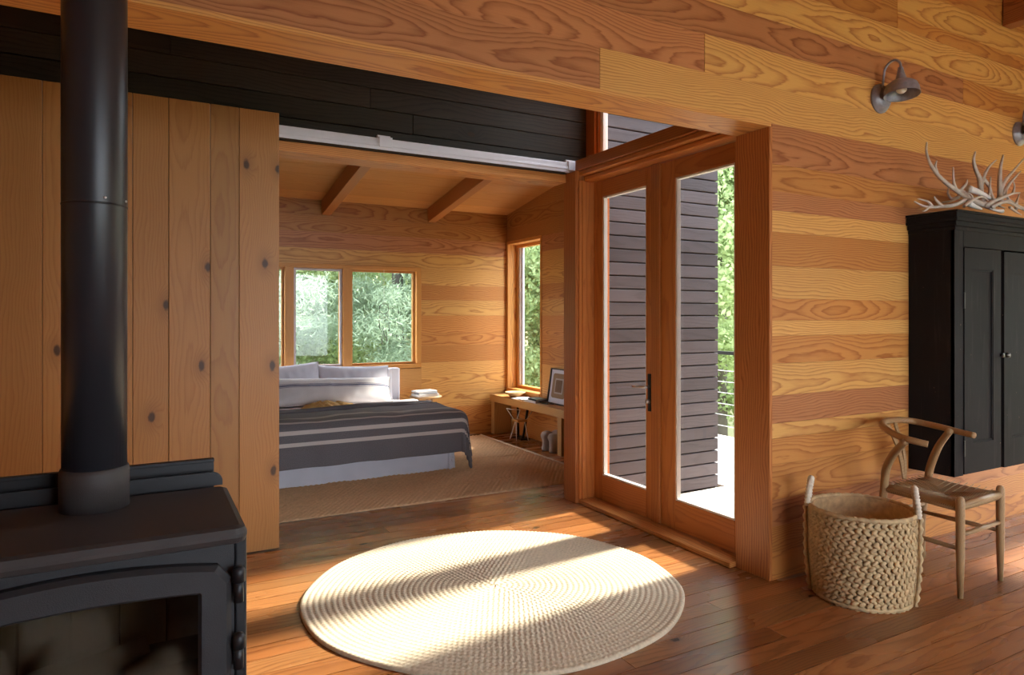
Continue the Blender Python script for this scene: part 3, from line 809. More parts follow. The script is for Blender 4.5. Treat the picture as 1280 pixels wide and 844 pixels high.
def np_mesh(name, V, F, uv=None):
    me = bpy.data.meshes.new(name)
    me.vertices.add(len(V)); me.vertices.foreach_set('co', np.asarray(V, np.float32).reshape(-1))
    me.loops.add(F.size); me.loops.foreach_set('vertex_index', F.reshape(-1).astype(np.int32))
    me.polygons.add(len(F)); me.polygons.foreach_set('loop_start', np.arange(0, F.size, 4, dtype=np.int32))
    me.update(calc_edges=True)
    if uv is not None:
        l = me.uv_layers.new(name='cloth')
        l.data.foreach_set('uv', np.asarray(uv, np.float32)[F.reshape(-1)].reshape(-1))
    return me
def grid_faces(n, m):
    i, j = np.meshgrid(np.arange(n - 1), np.arange(m - 1), indexing='ij')
    return np.stack([i * m + j, (i + 1) * m + j, (i + 1) * m + j + 1, i * m + j + 1], -1).reshape(-1, 4)
rr_ = link('round_rug', coil_rug(), M_jute, None, True)
tag(rr_, 'pale round braided rug lying in front of the glass doors', 'rug')

# bedroom rug: woven strips
bx_ = thing('bedroom_rug', 'large tan woven jute rug under the bed', 'rug', (2.0, 5.6, 0))
RX0, RX1, RY0, RY1 = -.9, 3.36, 4.56, 6.86
nsr = 6
for s in range(nsr):
    y0, y1 = RY0 + (RY1 - RY0) * s / nsr, RY0 + (RY1 - RY0) * (s + 1) / nsr
    rows, per = 19, 4
    ny_ = rows * per + 1; nx_ = 520
    t = np.arange(ny_) / per
    X = np.linspace(RX0 + .03, RX1 - .03, nx_)
    row = np.floor(t - 1e-6)
    T, XX = np.meshgrid(t, X, indexing='ij')
    RW = np.floor(T - 1e-6)
    sgn = np.where(RW % 2 == 0, 1, -1)
    z = .005 + np.abs(np.sin(np.pi * T)) * (.004 + .0075 * (.5 + .5 * np.sin(XX * 2 * np.pi / .042 + sgn * (T - RW) * 2.6 + RW)))
    z[0] = z[-1] = .0008
    V = np.stack([XX, y0 + .007 + (y1 - y0 - .014) * T / rows + .006 * np.sin(XX * 1.7 + s), z], -1).reshape(-1, 3)
    link('woven_strip', np_mesh('woven_strip', V, grid_faces(ny_, nx_)[:, ::-1]), M_jute2, bx_, True)
MB().tube([(RX1 - .015, RY0 + .01, .010), (RX1 - .01, (RY0 + RY1) / 2, .010), (RX1 - .015, RY1 - .01, .010)], .0095, 8).build('edge_braid', M_jute, bx_, True)
MB().box(RX0, RX1 - .02, RY0 + .01, RY1 - .01, .0002, .003).build('rug_backing', M_bark, bx_)

# ------------------------------------------------------------------ bed
bed = thing('bed', 'low bed with pale linen headboard and skirt', 'bed', (1.55, 6.2, 0))
BX0, BX1, BY0 = .55, 2.43, 5.42
def soft_box(x0, x1, y0, y1, z0, z1, r=.05, n=14, amp=.006, seed=0):
    mb = rounded_rect_prism(x0, x1, y0, y1, z0, z1, r, 6); return mb
soft_box(.60, 2.40, 6.86, 6.98, .012, .80, .03).build('headboard', M_linenw, bed, True, bevel=.012)
soft_box(BX0, BX1, BY0 + .02, 6.85, .22, .455, .07).build('mattress', M_linen, bed, True, bevel=.03)
for px, py in ((BX0 + .1, BY0 + .15), (BX1 - .1, BY0 + .15), (BX0 + .1, 6.7), (BX1 - .1, 6.7)):
    MB().box(px - .03, px + .03, py - .03, py + .03, .012, .22).build('leg', M_dark, bed)

def drape(name, mat, x0, x1, y0, y1, top, sx0, sx1, sy0, drop, rad, amp, seed, parent=None, hemvar=.02, xd=None, n=(150, 130), thick=.0):
    """a sheet of cloth lying on a box top, hanging over the foot (y<sy0) and both sides; cloth coordinates keep its stripes true"""
    xd = drop if xd is None else xd
    A = np.linspace(x0 - xd, x1 + xd, n[0]); B = np.linspace(y0 - drop if drop else y0, y1, n[1])
    V = []; UV = []
    for a in A:
        for b in B:
            dx = max(0, a - sx1) - max(0, sx0 - a); dy = -max(0, sy0 - b)
            d = math.hypot(dx, dy)
            px, py = min(max(a, sx0), sx1), max(b, sy0)
            nz = mnoise.noise(Vector((a * 2.2 + seed, b * 3.0, seed))) * amp + mnoise.noise(Vector((a * 6 + seed, b * 8, seed * 2.0))) * amp * .45
            if d < 1e-6:
                p = (px, py, top + nz)
            else:
                ux, uy = dx / d, dy / d
                L = rad * math.pi / 2
                if d < L:
                    an = d / rad; out, dn = rad * math.sin(an), rad * (1 - math.cos(an))
                else:
                    f = d - L; out, dn = rad + f * .07, rad + f * .995
                    out += (mnoise.noise(Vector((a * 5 + seed, b * 5, 3.0 + seed))) * .016 + .010 * math.sin((a * uy * uy + b * ux * ux) * 14 + seed)) * min(1, f / .12)
                p = (px + ux * out, py + uy * out, top - dn + nz * max(0, 1 - d / .15))
            V.append(p); UV.append(((a - x0), (sy0 - b)))
    F = grid_faces(n[0], n[1])
    o = link(name, np_mesh(name, np.array(V), F, np.array(UV)), mat, parent, True)
    m = o.modifiers.new('thickness', 'SOLIDIFY'); m.thickness = thick or .006; m.offset = 1
    return o
sk = drape('bed_skirt', M_linen, BX0, BX1, BY0 + .06, 6.84, .462, BX0 + .08, BX1 - .08, BY0 + .10, .455, .035, .004, 4, bed, n=(120, 110))
du = drape('duvet', M_linenw, .62, 2.40, 5.75, 6.60, .484, .60, 2.44, 5.0, 0, .05, .022, 9, None, xd=.16, n=(130, 70), thick=.012)
tag(du, 'white crumpled linen sheet spread over the mattress', 'bedding')
bl = drape('striped_blanket', M_wool, BX0 - .01, BX1 + .03, BY0, 6.10, .515, BX0 + .04, BX1 + .005, BY0 + .07, .335, .10, .018, 2, None, xd=.40, n=(190, 170), thick=.010)
tag(bl, 'charcoal wool blanket with pale stripes over the foot of the bed', 'blanket')
fold = MB()
ys_, pts = 6.30, []
for layer, (yy0, zz0, rr0) in enumerate(((6.09, .524, .010), (6.00, .527, .008))):
    pts = [(x, yy0 + .03 * math.sin(x * 3 + layer) - .05 * layer, zz0 + .010 * math.sin(x * 4.3 + layer)) for x in np.linspace(BX0 + .0, BX1 + .02, 40)]
    fold.tube(pts, rr0, 10, flat=2.2)
fo = fold.build('folded_edge', M_wool, bl, True)
uvl = fo.data.uv_layers.new(name='cloth')
for l in uvl.data: l.uv = (.3, .5)

def pillow(name, label, cat, mat, M, w, h, t, seed, group=None, pinch=.78):
    n, m = 44, 32
    V, UV = [], []
    for side in (1, -1):
        for i in range(n):
            for j in range(m):
                u, v = i / (n - 1) * 2 - 1, j / (m - 1) * 2 - 1
                prof_ = max(0, (1 - abs(u) ** 3.2)) ** .62 * max(0, (1 - abs(v) ** 3.0)) ** .62
                px = u * w / 2 * (1 - .05 * (1 - abs(v) ** 2) * abs(u) ** 4)
                pz = v * h / 2 * (1 - .09 * (1 - abs(u) ** 2) * abs(v) ** 4)
                wr = mnoise.noise(Vector((px * 7 + seed, pz * 5, side * 3.0))) * .016 + mnoise.noise(Vector((px * 22 + seed, pz * 11, side * 2.0))) * .006
                V.append(M @ Vector((px, side * (t / 2 * prof_ + wr * prof_ + .003), pz))); UV.append(((u + 1) / 2, (v + 1) / 2))
    F = np.concatenate([grid_faces(n, m), grid_faces(n, m)[:, ::-1] + n * m])
    b = []
    for i in range(n - 1):
        for j in (0, m - 1): b.append((i * m + j, (i + 1) * m + j, n * m + (i + 1) * m + j, n * m + i * m + j))
    for j in range(m - 1):
        for i in (0, n - 1): b.append((i * m + j, i * m + j + 1, n * m + i * m + j + 1, n * m + i * m + j))
    o = link(name, np_mesh(name, np.array(V), np.concatenate([F, np.array(b)]), np.array(UV)), mat, None, True)
    return tag(o, label, cat, group)
def PM(x, y, z, tilt, yaw=0, roll=0): return Matrix.Translation((x, y, z)) @ Matrix.Rotation(R(yaw), 4, 'Z') @ Matrix.Rotation(R(tilt), 4, 'X') @ Matrix.Rotation(R(roll), 4, 'Y')
pillow('pillow', 'grey white pillow against the headboard behind the yellow cloth', 'pillow', M_linen, PM(1.16, 6.76, .665, -22, 2, -3), .80, .46, .17, 1, 'sleeping pillows')
pillow('pillow', 'wrinkled pillow with a turned edge beside the bare headboard end', 'pillow', M_linen, PM(1.88, 6.77, .655, -24, -2, 2), .74, .42, .18, 5, 'sleeping pillows')
pillow('pillow', 'white pillow mostly hidden behind the wrinkled pillow', 'pillow', M_linenw, PM(2.10, 6.815, .625, -18, 0, 4), .40, .40, .08, 8, 'sleeping pillows')
pillow('lumbar_cushion', 'long pale cushion with dark pinstripes in front of the pillows', 'cushion', M_lumbar, PM(1.58, 6.56, .618, -30, 1, 2), 1.26, .30, .17, 3)
# mustard cloth thrown on the sheet
n, m = 60, 44
V = []
for i in range(n):
    for j in range(m):
        u, v = i / (n - 1) * 2 - 1, j / (m - 1) * 2 - 1
        rr0 = math.hypot(u, v)
        e = max(0, 1 - (u * u * .9 + v * v * .9)) ** .6
        x = 1.50 + u * .24 * (1 + .2 * mnoise.noise(Vector((v * 3, u, 4)))) + .05 * v
        y = 6.30 + v * .13 * (1 + .3 * mnoise.noise(Vector((u * 2.5, v, 9))))
        z = .494 + e * (.055 + .028 * abs(mnoise.noise(Vector((u * 4.5 + v * 3, v * 2.5, 1)))) * 2 - .015) + .012 * abs(math.sin(u * 9 + v * 4)) * e
        V.append((x, y, z))
mc = link('throw_cloth', np_mesh('throw_cloth', np.array(V), grid_faces(n, m)), M_mustard, None, True)
md = mc.modifiers.new('thickness', 'SOLIDIFY'); md.thickness = .006
tag(mc, 'crumpled mustard yellow cloth on the white bedding', 'cloth')

# ------------------------------------------------------------------ bedside stool table and books
ns = thing('side_table', 'small round wooden table beside the bed', 'table', (2.63, 6.72, 0))
MB().lathe([(.001, .485), (.155, .485), (.170, .493), (.170, .503), (.160, .508), (.001, .508)], 36, Matrix.Translation((2.63, 6.72, 0))).build('tabletop', M_ash, ns, True)
for a in (20, 140, 260):
    MB().tube([(2.63 + .08 * math.cos(R(a)), 6.72 + .08 * math.sin(R(a)), .486), (2.63 + .16 * math.cos(R(a)), 6.72 + .16 * math.sin(R(a)), 0)], [.014, .010], 10).build('leg', M_ash, ns, True)
def book(label, x, y, z, w, d, h, yaw, cover, group, name='book'):
    M = Matrix.Translation((x, y, z)) @ Matrix.Rotation(R(yaw), 4, 'Z')
    t = thing(name, label, 'book', (x, y, z), group)
    c = MB().box(-w / 2, w / 2, -d / 2, d / 2, 0, .003, M).box(-w / 2, w / 2, -d / 2, d / 2, h - .003, h, M).box(-w / 2, -w / 2 + .003, -d / 2, d / 2, 0, h, M)
    c.build('cover', cover, t)
    MB().box(-w / 2 + .004, w / 2 - .004, -d / 2 + .004, d / 2 - .004, .003, h - .003, M).build('pages', M_paper, t)
book('pale thick book at the bottom of the bedside stack', 2.615, 6.69, .508, .24, .18, .026, 5, M_paper, 'books beside the bed')
book('dark spined book in the middle of the bedside stack', 2.62, 6.69, .534, .21, .16, .014, -3, M_bluegrey, 'books beside the bed')
book('white book on top of the bedside stack', 2.61, 6.70, .548, .22, .165, .018, 8, M_paper, 'books beside the bed')

# ------------------------------------------------------------------ bench along the bedroom wall and what is on it
bn = thing('wooden_bench', 'long plain wooden bench under the corner window', 'bench', (3.64, 6.1, 0))
board(bn, 'top', 3.515, 3.752, 5.15, 6.965, .372, .452, M_bench, 'y', (1, 1, 1), .003)
board(bn, 'leg', 3.525, 3.745, 6.87, 6.945, 0, .372, M_bench, 'z', (.95, .95, .95), .003)
board(bn, 'leg', 3.525, 3.745, 5.455, 5.53, 0, .372, M_bench, 'z', (.95, .95, .95), .003)
bw = thing('bowl', 'shallow straw bowl at the far end of the bench', 'bowl', (3.63, 6.56, .452))
MB().lathe([(.001, 0), (.05, 0), (.085, .03), (.115, .055), (.112, .058), (.08, .036), (.045, .008), (.001, .006)], 32, Matrix.Translation((3.63, 6.56, .452))).build('dish', M_ceramic, bw, True)
tag(MB().box(-.075, .075, -.105, .105, 0, .005, Matrix.Translation((3.61, 6.35, .4525)) @ Matrix.Rotation(R(6), 4, 'Z')).build('magazine', M_paper, None), 'thin white magazine lying flat beside the straw bowl', 'magazine', 'papers on the bench')
tag(MB().box(-.075, .075, -.10, .10, 0, .006, Matrix.Translation((3.625, 6.33, .4585)) @ Matrix.Rotation(R(-9), 4, 'Z')).build('magazine', M_linenw, None), 'upper white magazine lying askew on the bench', 'magazine', 'papers on the bench')
book('pale book under the dark one on the bench', 3.61, 6.08, .4525, .16, .22, .020, 4, M_paper, 'books on the bench')
book('dark book on top of the pale one on the bench', 3.625, 6.06, .4725, .14, .20, .018, -6, M_darkmetal, 'books on the bench')
book('brown book lying next to the leaning picture', 3.66, 5.89, .4525, .13, .15, .016, 2, M_bark, 'books on the bench')
pf = thing('framed_picture', 'framed picture in a grey mount leaning on the wall', 'picture', (3.69, 5.76, .452))
Mp = Matrix.Translation((3.675, 5.945, .4525)) @ Matrix.Rotation(R(9), 4, 'Y') @ Matrix.Rotation(R(-90), 4, 'Z')
pw, ph = .36, .365
for q in ((0, .014, 0, ph), (pw - .014, pw, 0, ph), (.014, pw - .014, 0, .014), (.014, pw - .014, ph - .014, ph)):
    MB().box(q[0], q[1], -.020, 0, q[2], q[3], Mp).build('frame', M_bark, pf)
MB().box(.014, pw - .014, -.008, -.004, .014, ph - .014, Mp).build('mount', M_linen, pf)
def flat_rr(x0, x1, z0, z1, r, y):
    p = []
    for cx, cz, a0 in ((x1 - r, z1 - r, 0), (x0 + r, z1 - r, 90), (x0 + r, z0 + r, 180), (x1 - r, z0 + r, 270)):
        for k in range(6):
            a = R(a0 + 18 * k); p.append(Mp @ Vector((cx + r * math.cos(a), y, cz + r * math.sin(a))))
    return p
def plate_rr(mat, nm, x0, x1, z0, z1, r, y, par):
    p = flat_rr(x0, x1, z0, z1, r, y) + flat_rr(x0, x1, z0, z1, r, y + .001)
    k = len(p) // 2
    return MB().add(p, [tuple(range(k)), tuple(range(2 * k - 1, k - 1, -1))] + [(i, (i + 1) % k, k + (i + 1) % k, k + i) for i in range(k)]).build(nm, mat, par)
plate_rr(M_matboard, 'inner_mount', .055, pw - .055, .065, ph - .05, .03, -.0092, pf)
plate_rr(M_plush, 'print_border', .105, pw - .105, .11, ph - .10, .004, -.0104, pf)
plate_rr(M_print, 'print', .12, pw - .12, .125, ph - .115, .004, -.0116, pf)

# wire stool, dark trestle and plush stool under the bench
ws_ = thing('wire_stool', 'small stool with white wire legs under the bench', 'stool', (3.5, 6.36, 0))
def wire(pts, nm='wire_leg'): MB().tube(pts, .0045, 6).build(nm, M_white_wire, ws_, True)
wire([W(633, 510.5, y=6.44), W(640, 512, y=6.40), W(650, 512.5, y=6.36)], 'wire_rim')
wire([W(633, 510.5, y=6.44), W(644, 527, y=6.40), W(637.5, 549, y=6.40)]); wire([W(650, 512.5, y=6.36), W(645, 528, y=6.36), W(645.8, 552, y=6.36)])
wire([W(664.5, 515, y=6.30), W(656, 528, y=6.28), W(660.5, 551, y=6.28)])
MB().box(3.50, 3.62, 6.27, 6.41, .215, .24).build('seat', M_bench, ws_, bevel=.004)
ts = thing('trestle_stand', 'dark slanting metal stand behind the white wire stool', 'stand', (3.66, 6.4, 0))
MB().tube([(3.665, 6.34, .36), (3.655, 6.43, .01)], .014, 8).build('leg', M_darkmetal, ts, True)
MB().tube([(3.66, 6.56, .36), (3.66, 6.54, .01)], .012, 8).build('leg', M_darkmetal, ts, True)
MB().box(3.60, 3.71, 6.38, 6.58, 0, .012).build('foot_plate', M_darkmetal, ts, bevel=.003)
po = thing('plush_stool', 'pale grey plush stool with rounded lobes under the bench', 'stool', (3.60, 5.72, 0))
for i, (px, py) in enumerate(((3.575, 5.80), (3.575, 5.665), (3.695, 5.80), (3.695, 5.665))):
    MB().lathe([(.001, 0), (.048, 0), (.054, .015), (.047, .05), (.048, .10), (.061, .128), (.064, .150), (.052, .178), (.025, .190), (.001, .191)], 24, Matrix.Translation((px, py, 0))).build('lobe', M_plush, po, True)
MB().box(3.57, 3.70, 5.68, 5.80, .02, .175).build('core', M_plush, po, bevel=.02)

# mobile hanging in the window
hm = thing('hanging_mobile', 'thin hanging mobile with a ring in the bedroom window', 'mobile', (2.27, 6.965, 1.40))
pc = W(480, 386, y=6.965)
MB().tube([(pc.x + .052 * math.cos(R(a)), 6.965, pc.z + .055 * math.sin(R(a))) for a in range(0, 361, 15)], .0035, 6).build('ring', M_bark, hm, True)
MB().tube([(pc.x, 6.965, pc.z + .055), (pc.x, 6.965, 1.846)], .0016, 5).build('string', M_paper, hm)
for dx, ln, a in ((-.05, .17, 10), (.0, .26, 25), (.055, .19, 6), (-.02, .33, -3), (.03, .30, 3)):
    MB().tube([(pc.x + dx * .9, 6.965, pc.z - math.sqrt(max(.055 ** 2 - (dx * .9) ** 2, 0))), (pc.x + dx, 6.965, pc.z - ln + .02)], .0012, 5).build('string', M_paper, hm)
    MB().tube([(pc.x + dx - .012 * math.sin(R(a)) * 3, 6.965, pc.z - ln + .05), (pc.x + dx + .012 * math.sin(R(a)) * 3, 6.965, pc.z - ln - .05)], [.003, .005], 6).build('driftwood_piece', M_bark, hm, True)

# ------------------------------------------------------------------ black wall cupboard
CX0, CX1, CYF, CZ0, CZ1 = 3.985, 5.02, 2.12, .447, 1.945
cab = thing('black_cupboard', 'worn black wooden cupboard hung on the fir wall', 'cupboard', ((CX0 + CX1) / 2, 2.25, CZ0))
MB().box(CX0, CX0 + .025, CYF + .002, YA - .003, CZ0, 1.87).box(CX1 - .025, CX1, CYF + .002, YA - .003, CZ0, 1.87).box(CX0 + .025, CX1 - .025, YA - .02, YA - .003, CZ0, 1.87).box(CX0 + .025, CX1 - .025, CYF + .03, YA - .02, CZ0 + .02, CZ0 + .045).build('carcass', M_paint, cab)
MB().box(CX0, 4.074, CYF, CYF + .022, CZ0, 1.87).build('stile', M_paint, cab, bevel=.002)
MB().box(4.935, CX1, CYF, CYF + .022, CZ0, 1.87).build('stile', M_paint, cab, bevel=.002)
MB().box(4.076, 4.933, CYF, CYF + .022, 1.745, 1.87).build('top_rail', M_paint, cab, bevel=.002)
co_ = MB()
for off, z0, z1 in ((.008, 1.835, 1.858), (.018, 1.858, 1.885), (.030, 1.885, 1.905), (.026, 1.905, 1.932), (.034, 1.932, CZ1)):
    co_.box(CX0 - off, CX1 + off, CYF - off, YA - .003, z0, z1)
co_.build('cornice', M_paint, cab, bevel=.004)
def cab_door(x0, x1, z0, z1, yaw=0, hx=None):
    d = MB()
    sw, y0, y1 = .085, CYF - .004, CYF + .018
    d.box(x0, x0 + sw, y0, y1, z0, z1).box(x1 - sw, x1, y0, y1, z0, z1).box(x0 + sw, x1 - sw, y0, y1, z0, z0 + .17).box(x0 + sw, x1 - sw, y0, y1, z1 - .12, z1)
    d.box(x0 + sw, x1 - sw, y0 + .008, y1 - .004, z0 + .17, z1 - .12)
    o = d.build('door', M_paint, cab)
    b = MB(); q = .010
    xa, xb, za, zb = x0 + sw, x1 - sw, z0 + .17, z1 - .12
    b.box(xa, xa + q, y0 + .003, y0 + .009, za, zb).box(xb - q, xb, y0 + .003, y0 + .009, za, zb).box(xa, xb, y0 + .003, y0 + .009, za, za + q).box(xa, xb, y0 + .003, y0 + .009, zb - q, zb)
    b.build('panel_moulding', M_paint, o)
    return o
c1 = cab_door(4.078, 4.468, CZ0 + .006, 1.74)
c2 = cab_door(4.505, 4.931, CZ0 + .001, 1.735)
MB().box(4.47, 4.503, CYF + .014, CYF + .022, CZ0, 1.745).build('gap_strip', M_dark, cab)
lt = MB().tube([(4.462, 2.112, 1.12), (4.462, 2.098, 1.12)], .013, 12).build('latch_knob', M_darkmetal, c1, True)
MB().tube([(4.525, 2.112, 1.118), (4.525, 2.096, 1.118)], [.016, .013], 12).tube([(4.525, 2.10, 1.118), (4.49, 2.10, 1.122)], .006, 8).build('latch', M_darkmetal, c2, True)
for zc in (1.44, .60): MB().box(4.070, 4.082, CYF - .008, CYF + .004, zc - .045, zc + .045).build('hinge', M_darkmetal, c1, bevel=.002)

# antlers and bones lying on the cupboard
def antler(label, beam, tines, r0, mat=M_bone, name='antler'):
    """beam and tines are lists of (u, v, distance plane) along the piece"""
    def smooth_pts(ps, k=5):
        P = [W(u, v, y=y) for u, v, y in ps]
        out = []
        for i in range(len(P) - 1):
            p0, p1, p2, p3 = P[max(i - 1, 0)], P[i], P[i + 1], P[min(i + 2, len(P) - 1)]
            for q in range(k):
                t = q / k
                out.append(.5 * ((2 * p1) + (p2 - p0) * t + (2 * p0 - 5 * p1 + 4 * p2 - p3) * t * t + (3 * p1 - p0 - 3 * p2 + p3) * t ** 3))
        return out + [P[-1]]
    b = smooth_pts(beam)
    lo = min(b, key=lambda p: p.z)
    t = thing(name, label, 'antler' if name == 'antler' else 'bone', lo, 'antlers and bones on the cupboard')
    rb = [r0 * (1 - .72 * (i / (len(b) - 1)) ** 1.2) for i in range(len(b))]
    MB().tube(b, rb, 9).build('beam' if name == 'antler' else 'shaft', mat, t, True)
    for tn in tines:
        p = smooth_pts(tn)
        MB().tube(p, [r0 * .72 * (1 - .75 * i / (len(p) - 1)) for i in range(len(p))], 8).build('tine', mat, t, True)
    return t
antler('longest antler, its thin tip rising highest beside the lamp', [(1241, 260, 2.14), (1222, 253, 2.15), (1200, 241, 2.17), (1183, 229, 2.18), (1170, 216, 2.19), (1162, 203, 2.20), (1158, 190, 2.21), (1158.5, 178, 2.22)],
       [[(1195, 238, 2.17), (1192, 226, 2.17), (1191.5, 209, 2.18)], [(1171, 217, 2.19), (1169, 208, 2.19), (1171, 201, 2.19)], [(1198, 240, 2.17), (1207, 231, 2.16), (1209, 224.5, 2.16)]], .0165)
antler('low antler hanging past the cupboard corner with upturned points', [(1212, 245, 2.17), (1203, 252, 2.16), (1190, 257, 2.16), (1178, 258, 2.17), (1165, 259, 2.19), (1154, 257.5, 2.21), (1143, 252, 2.23)],
       [[(1165, 258, 2.19), (1160, 252, 2.20), (1147, 248.5, 2.22)], [(1178, 258, 2.17), (1171, 251, 2.17), (1168, 246, 2.17)], [(1160, 259, 2.20), (1157, 263, 2.20), (1153, 264, 2.20)]], .014)
antler('curled antler with a hooked end behind the long one', [(1214, 247, 2.26), (1203, 240, 2.28), (1197, 247, 2.29), (1189, 248, 2.30), (1185, 241, 2.30), (1186, 234, 2.30)], [[(1197, 247, 2.29), (1190, 251, 2.29), (1178, 253, 2.29)]], .014)
antler('forked upright antler above the thick white bone', [(1227, 252, 2.27), (1226, 240, 2.27), (1224.5, 224, 2.27), (1219.5, 212, 2.27), (1217, 200, 2.27), (1219, 190, 2.28)],
       [[(1226, 234, 2.27), (1231, 218, 2.26), (1237, 208, 2.26), (1245.5, 200, 2.26)], [(1228, 222, 2.27), (1237, 234, 2.25), (1241, 248, 2.24)]], .019)
antler('short brown antler point standing beside the white bone', [(1235, 251, 2.20), (1237, 238, 2.20), (1238.5, 221, 2.21)], [], .010)
antler('straight tall antler forking towards the far lamp', [(1250, 254, 2.25), (1250, 240, 2.25), (1249.5, 225, 2.25), (1251, 208, 2.25), (1254, 194, 2.26)],
       [[(1251, 236, 2.25), (1258, 224, 2.24), (1270, 210, 2.23), (1281, 197, 2.23)], [(1253, 244, 2.24), (1262, 230, 2.23), (1276, 214, 2.22)]], .019)
antler('branching antler lying low with a thin curved tine', [(1232, 258, 2.13), (1243, 251, 2.13), (1256, 246, 2.14), (1266, 242, 2.15), (1275, 241, 2.16)], [[(1266, 242, 2.15), (1268, 234, 2.15), (1267, 227, 2.15)], [(1243, 251, 2.13), (1240, 243, 2.13), (1237.5, 236, 2.13)]], .013)
antler('smooth arched antler end drooping towards the cupboard front', [(1240, 259, 2.11), (1249, 254, 2.12), (1260, 252.5, 2.12), (1268, 256, 2.12), (1271, 252, 2.14), (1273, 246, 2.16)], [[(1268, 256, 2.12), (1272, 259, 2.12), (1277, 262, 2.13)]], .012)
antler('thin pale antler piece lying by the cornice', [(1262, 259, 2.10), (1269, 264, 2.10), (1277, 269, 2.11)], [], .009)
antler('small forked antler lying behind the arched one near the frame edge', [(1282, 262, 2.2), (1272, 258, 2.2), (1262, 251, 2.21), (1256, 252, 2.22), (1248, 258, 2.22)], [[(1262, 251, 2.21), (1258, 244, 2.22), (1259, 237, 2.22)]], .013)
antler('dark stub of antler jutting up at the far end of the pile', [(1270, 262, 2.17), (1271, 252, 2.18), (1274, 243, 2.19)], [], .011)
antler('slim antler tine resting across the low white bone', [(1205, 258, 2.13), (1216, 250, 2.12), (1227, 246, 2.12), (1236, 251, 2.12)], [[(1216, 250, 2.12), (1213, 243, 2.13), (1206, 240, 2.14)]], .010)
antler('greyish antler beam under the forked upright one', [(1218, 258, 2.24), (1230, 254, 2.25), (1243, 256, 2.26), (1256, 260, 2.26)], [[(1230, 254, 2.25), (1233, 246, 2.26), (1232, 240, 2.27)]], .014)
antler('thick white leg bone lying across the antler pile', [(1211, 236, 2.16), (1222, 240, 2.155), (1234, 246, 2.15), (1243, 250, 2.15)], [], .021, M_bonew, 'bone')
antler('white bone lying low under the longest antler', [(1210, 254, 2.16), (1218, 258, 2.155), (1227, 261.5, 2.15)], [], .019, M_bonew, 'bone')
antler('short pale bone with a knobbed end near the cornice', [(1253, 264, 2.11), (1245, 263, 2.11), (1237, 260.5, 2.12)], [], .012, M_bonew, 'bone')

# ------------------------------------------------------------------ barn wall lamps
def wall_lamp(dx, label):
    c = Vector((3.705 + dx, YA, 2.597))
    t = thing('wall_lamp', label, 'lamp', c, 'galvanised barn lamps on the fir wall')
    Mw = Matrix.Translation(c) @ Matrix.Rotation(R(90), 4, 'X')
    MB().lathe([(.001, .0015), (.083, .0015), (.083, .010), (.076, .014), (.074, .022), (.066, .026), (.060, .036), (.052, .040), (.001, .042)], 40, Mw).build('wall_plate', M_galv, t, True)
    arm = [(-.030, -.036, .045), (-.032, -.044, .075), (-.033, -.048, .11), (-.030, -.054, .15), (-.02, -.075, .182), (-.006, -.10, .19), (.004, -.118, .172), (.006, -.125, .135)]
    P = [c + Vector(p) for p in arm]
    pts = []
    for i in range(len(P) - 1):
        p0, p1, p2, p3 = P[max(i - 1, 0)], P[i], P[i + 1], P[min(i + 2, len(P) - 1)]
        for q in range(4):
            s = q / 4; pts.append(.5 * ((2 * p1) + (p2 - p0) * s + (2 * p0 - 5 * p1 + 4 * p2 - p3) * s * s + (3 * p1 - p0 - 3 * p2 + p3) * s ** 3))
    MB().tube(pts + [P[-1]], .0065, 10).build('gooseneck', M_galv, t, True)
    Ms = Matrix.Translation(c + Vector((.006, -.127, .01))) @ Matrix.Rotation(R(-5), 4, 'X') @ Matrix.Rotation(R(4), 4, 'Y')
    prof = [(.008, .142), (.013, .138), (.019, .105), (.030, .066), (.034, .060), (.058, .052), (.078, .036), (.088, .010), (.090, -.020), (.093, -.024), (.088, -.022), (.085, .008), (.074, .032), (.054, .047), (.030, .054), (.012, .056)]
    sh = MB()
    sh.lathe(prof, 40, Ms, closed=True).build('shade', M_galv, t, True)
    MB().lathe([(.001, -.012), (.014, -.010), (.024, -.002), (.027, .006), (.024, .012), (.014, .032), (.013, .05), (.001, .05)], 24, Ms).build('bulb', M_bulb, t, True)
    return t
wall_lamp(0, 'galvanised barn lamp higher up, whole above the bare wall')
wall_lamp(1.545, 'galvanised barn lamp above the antlers, cut by the frame')

# ------------------------------------------------------------------ wishbone chair
ch = thing('dining_chair', 'oak chair with curved back rail and woven cord seat', 'chair', (3.63, 2.0, 0))
FL, FR, BR, BL = Vector((3.432, 1.80, 0)), Vector((3.84, 1.822, 0)), Vector((3.832, 2.205, 0)), Vector((3.45, 2.205, 0))
def leg(pts, rs): MB().tube(pts, rs, 14).build('leg', M_ash, ch, True)
Z = lambda p, z, dx=0, dy=0: Vector((p.x + dx, p.y + dy, z))
for p in (FL, FR): leg([Z(p, 0), Z(p, .20), Z(p, .40), Z(p, .468), Z(p, .482), Z(p, .487)], [.0125, .0185, .0195, .019, .014, .004])
def spl(P, k=6):
    P = [Vector(p) for p in P]; out = []
    for i in range(len(P) - 1):
        p0, p1, p2, p3 = P[max(i - 1, 0)], P[i], P[i + 1], P[min(i + 2, len(P) - 1)]
        for q in range(k):
            t = q / k
            out.append(.5 * ((2 * p1) + (p2 - p0) * t + (2 * p0 - 5 * p1 + 4 * p2 - p3) * t * t + (3 * p1 - p0 - 3 * p2 + p3) * t ** 3))
    return out + [P[-1]]
jl, jr = W(1132, 551.5, y=1.975), W(1187.5, 538.5, y=2.02)
bl1, br1 = W(1107, 590, y=2.17), W(1163, 580, y=2.20)
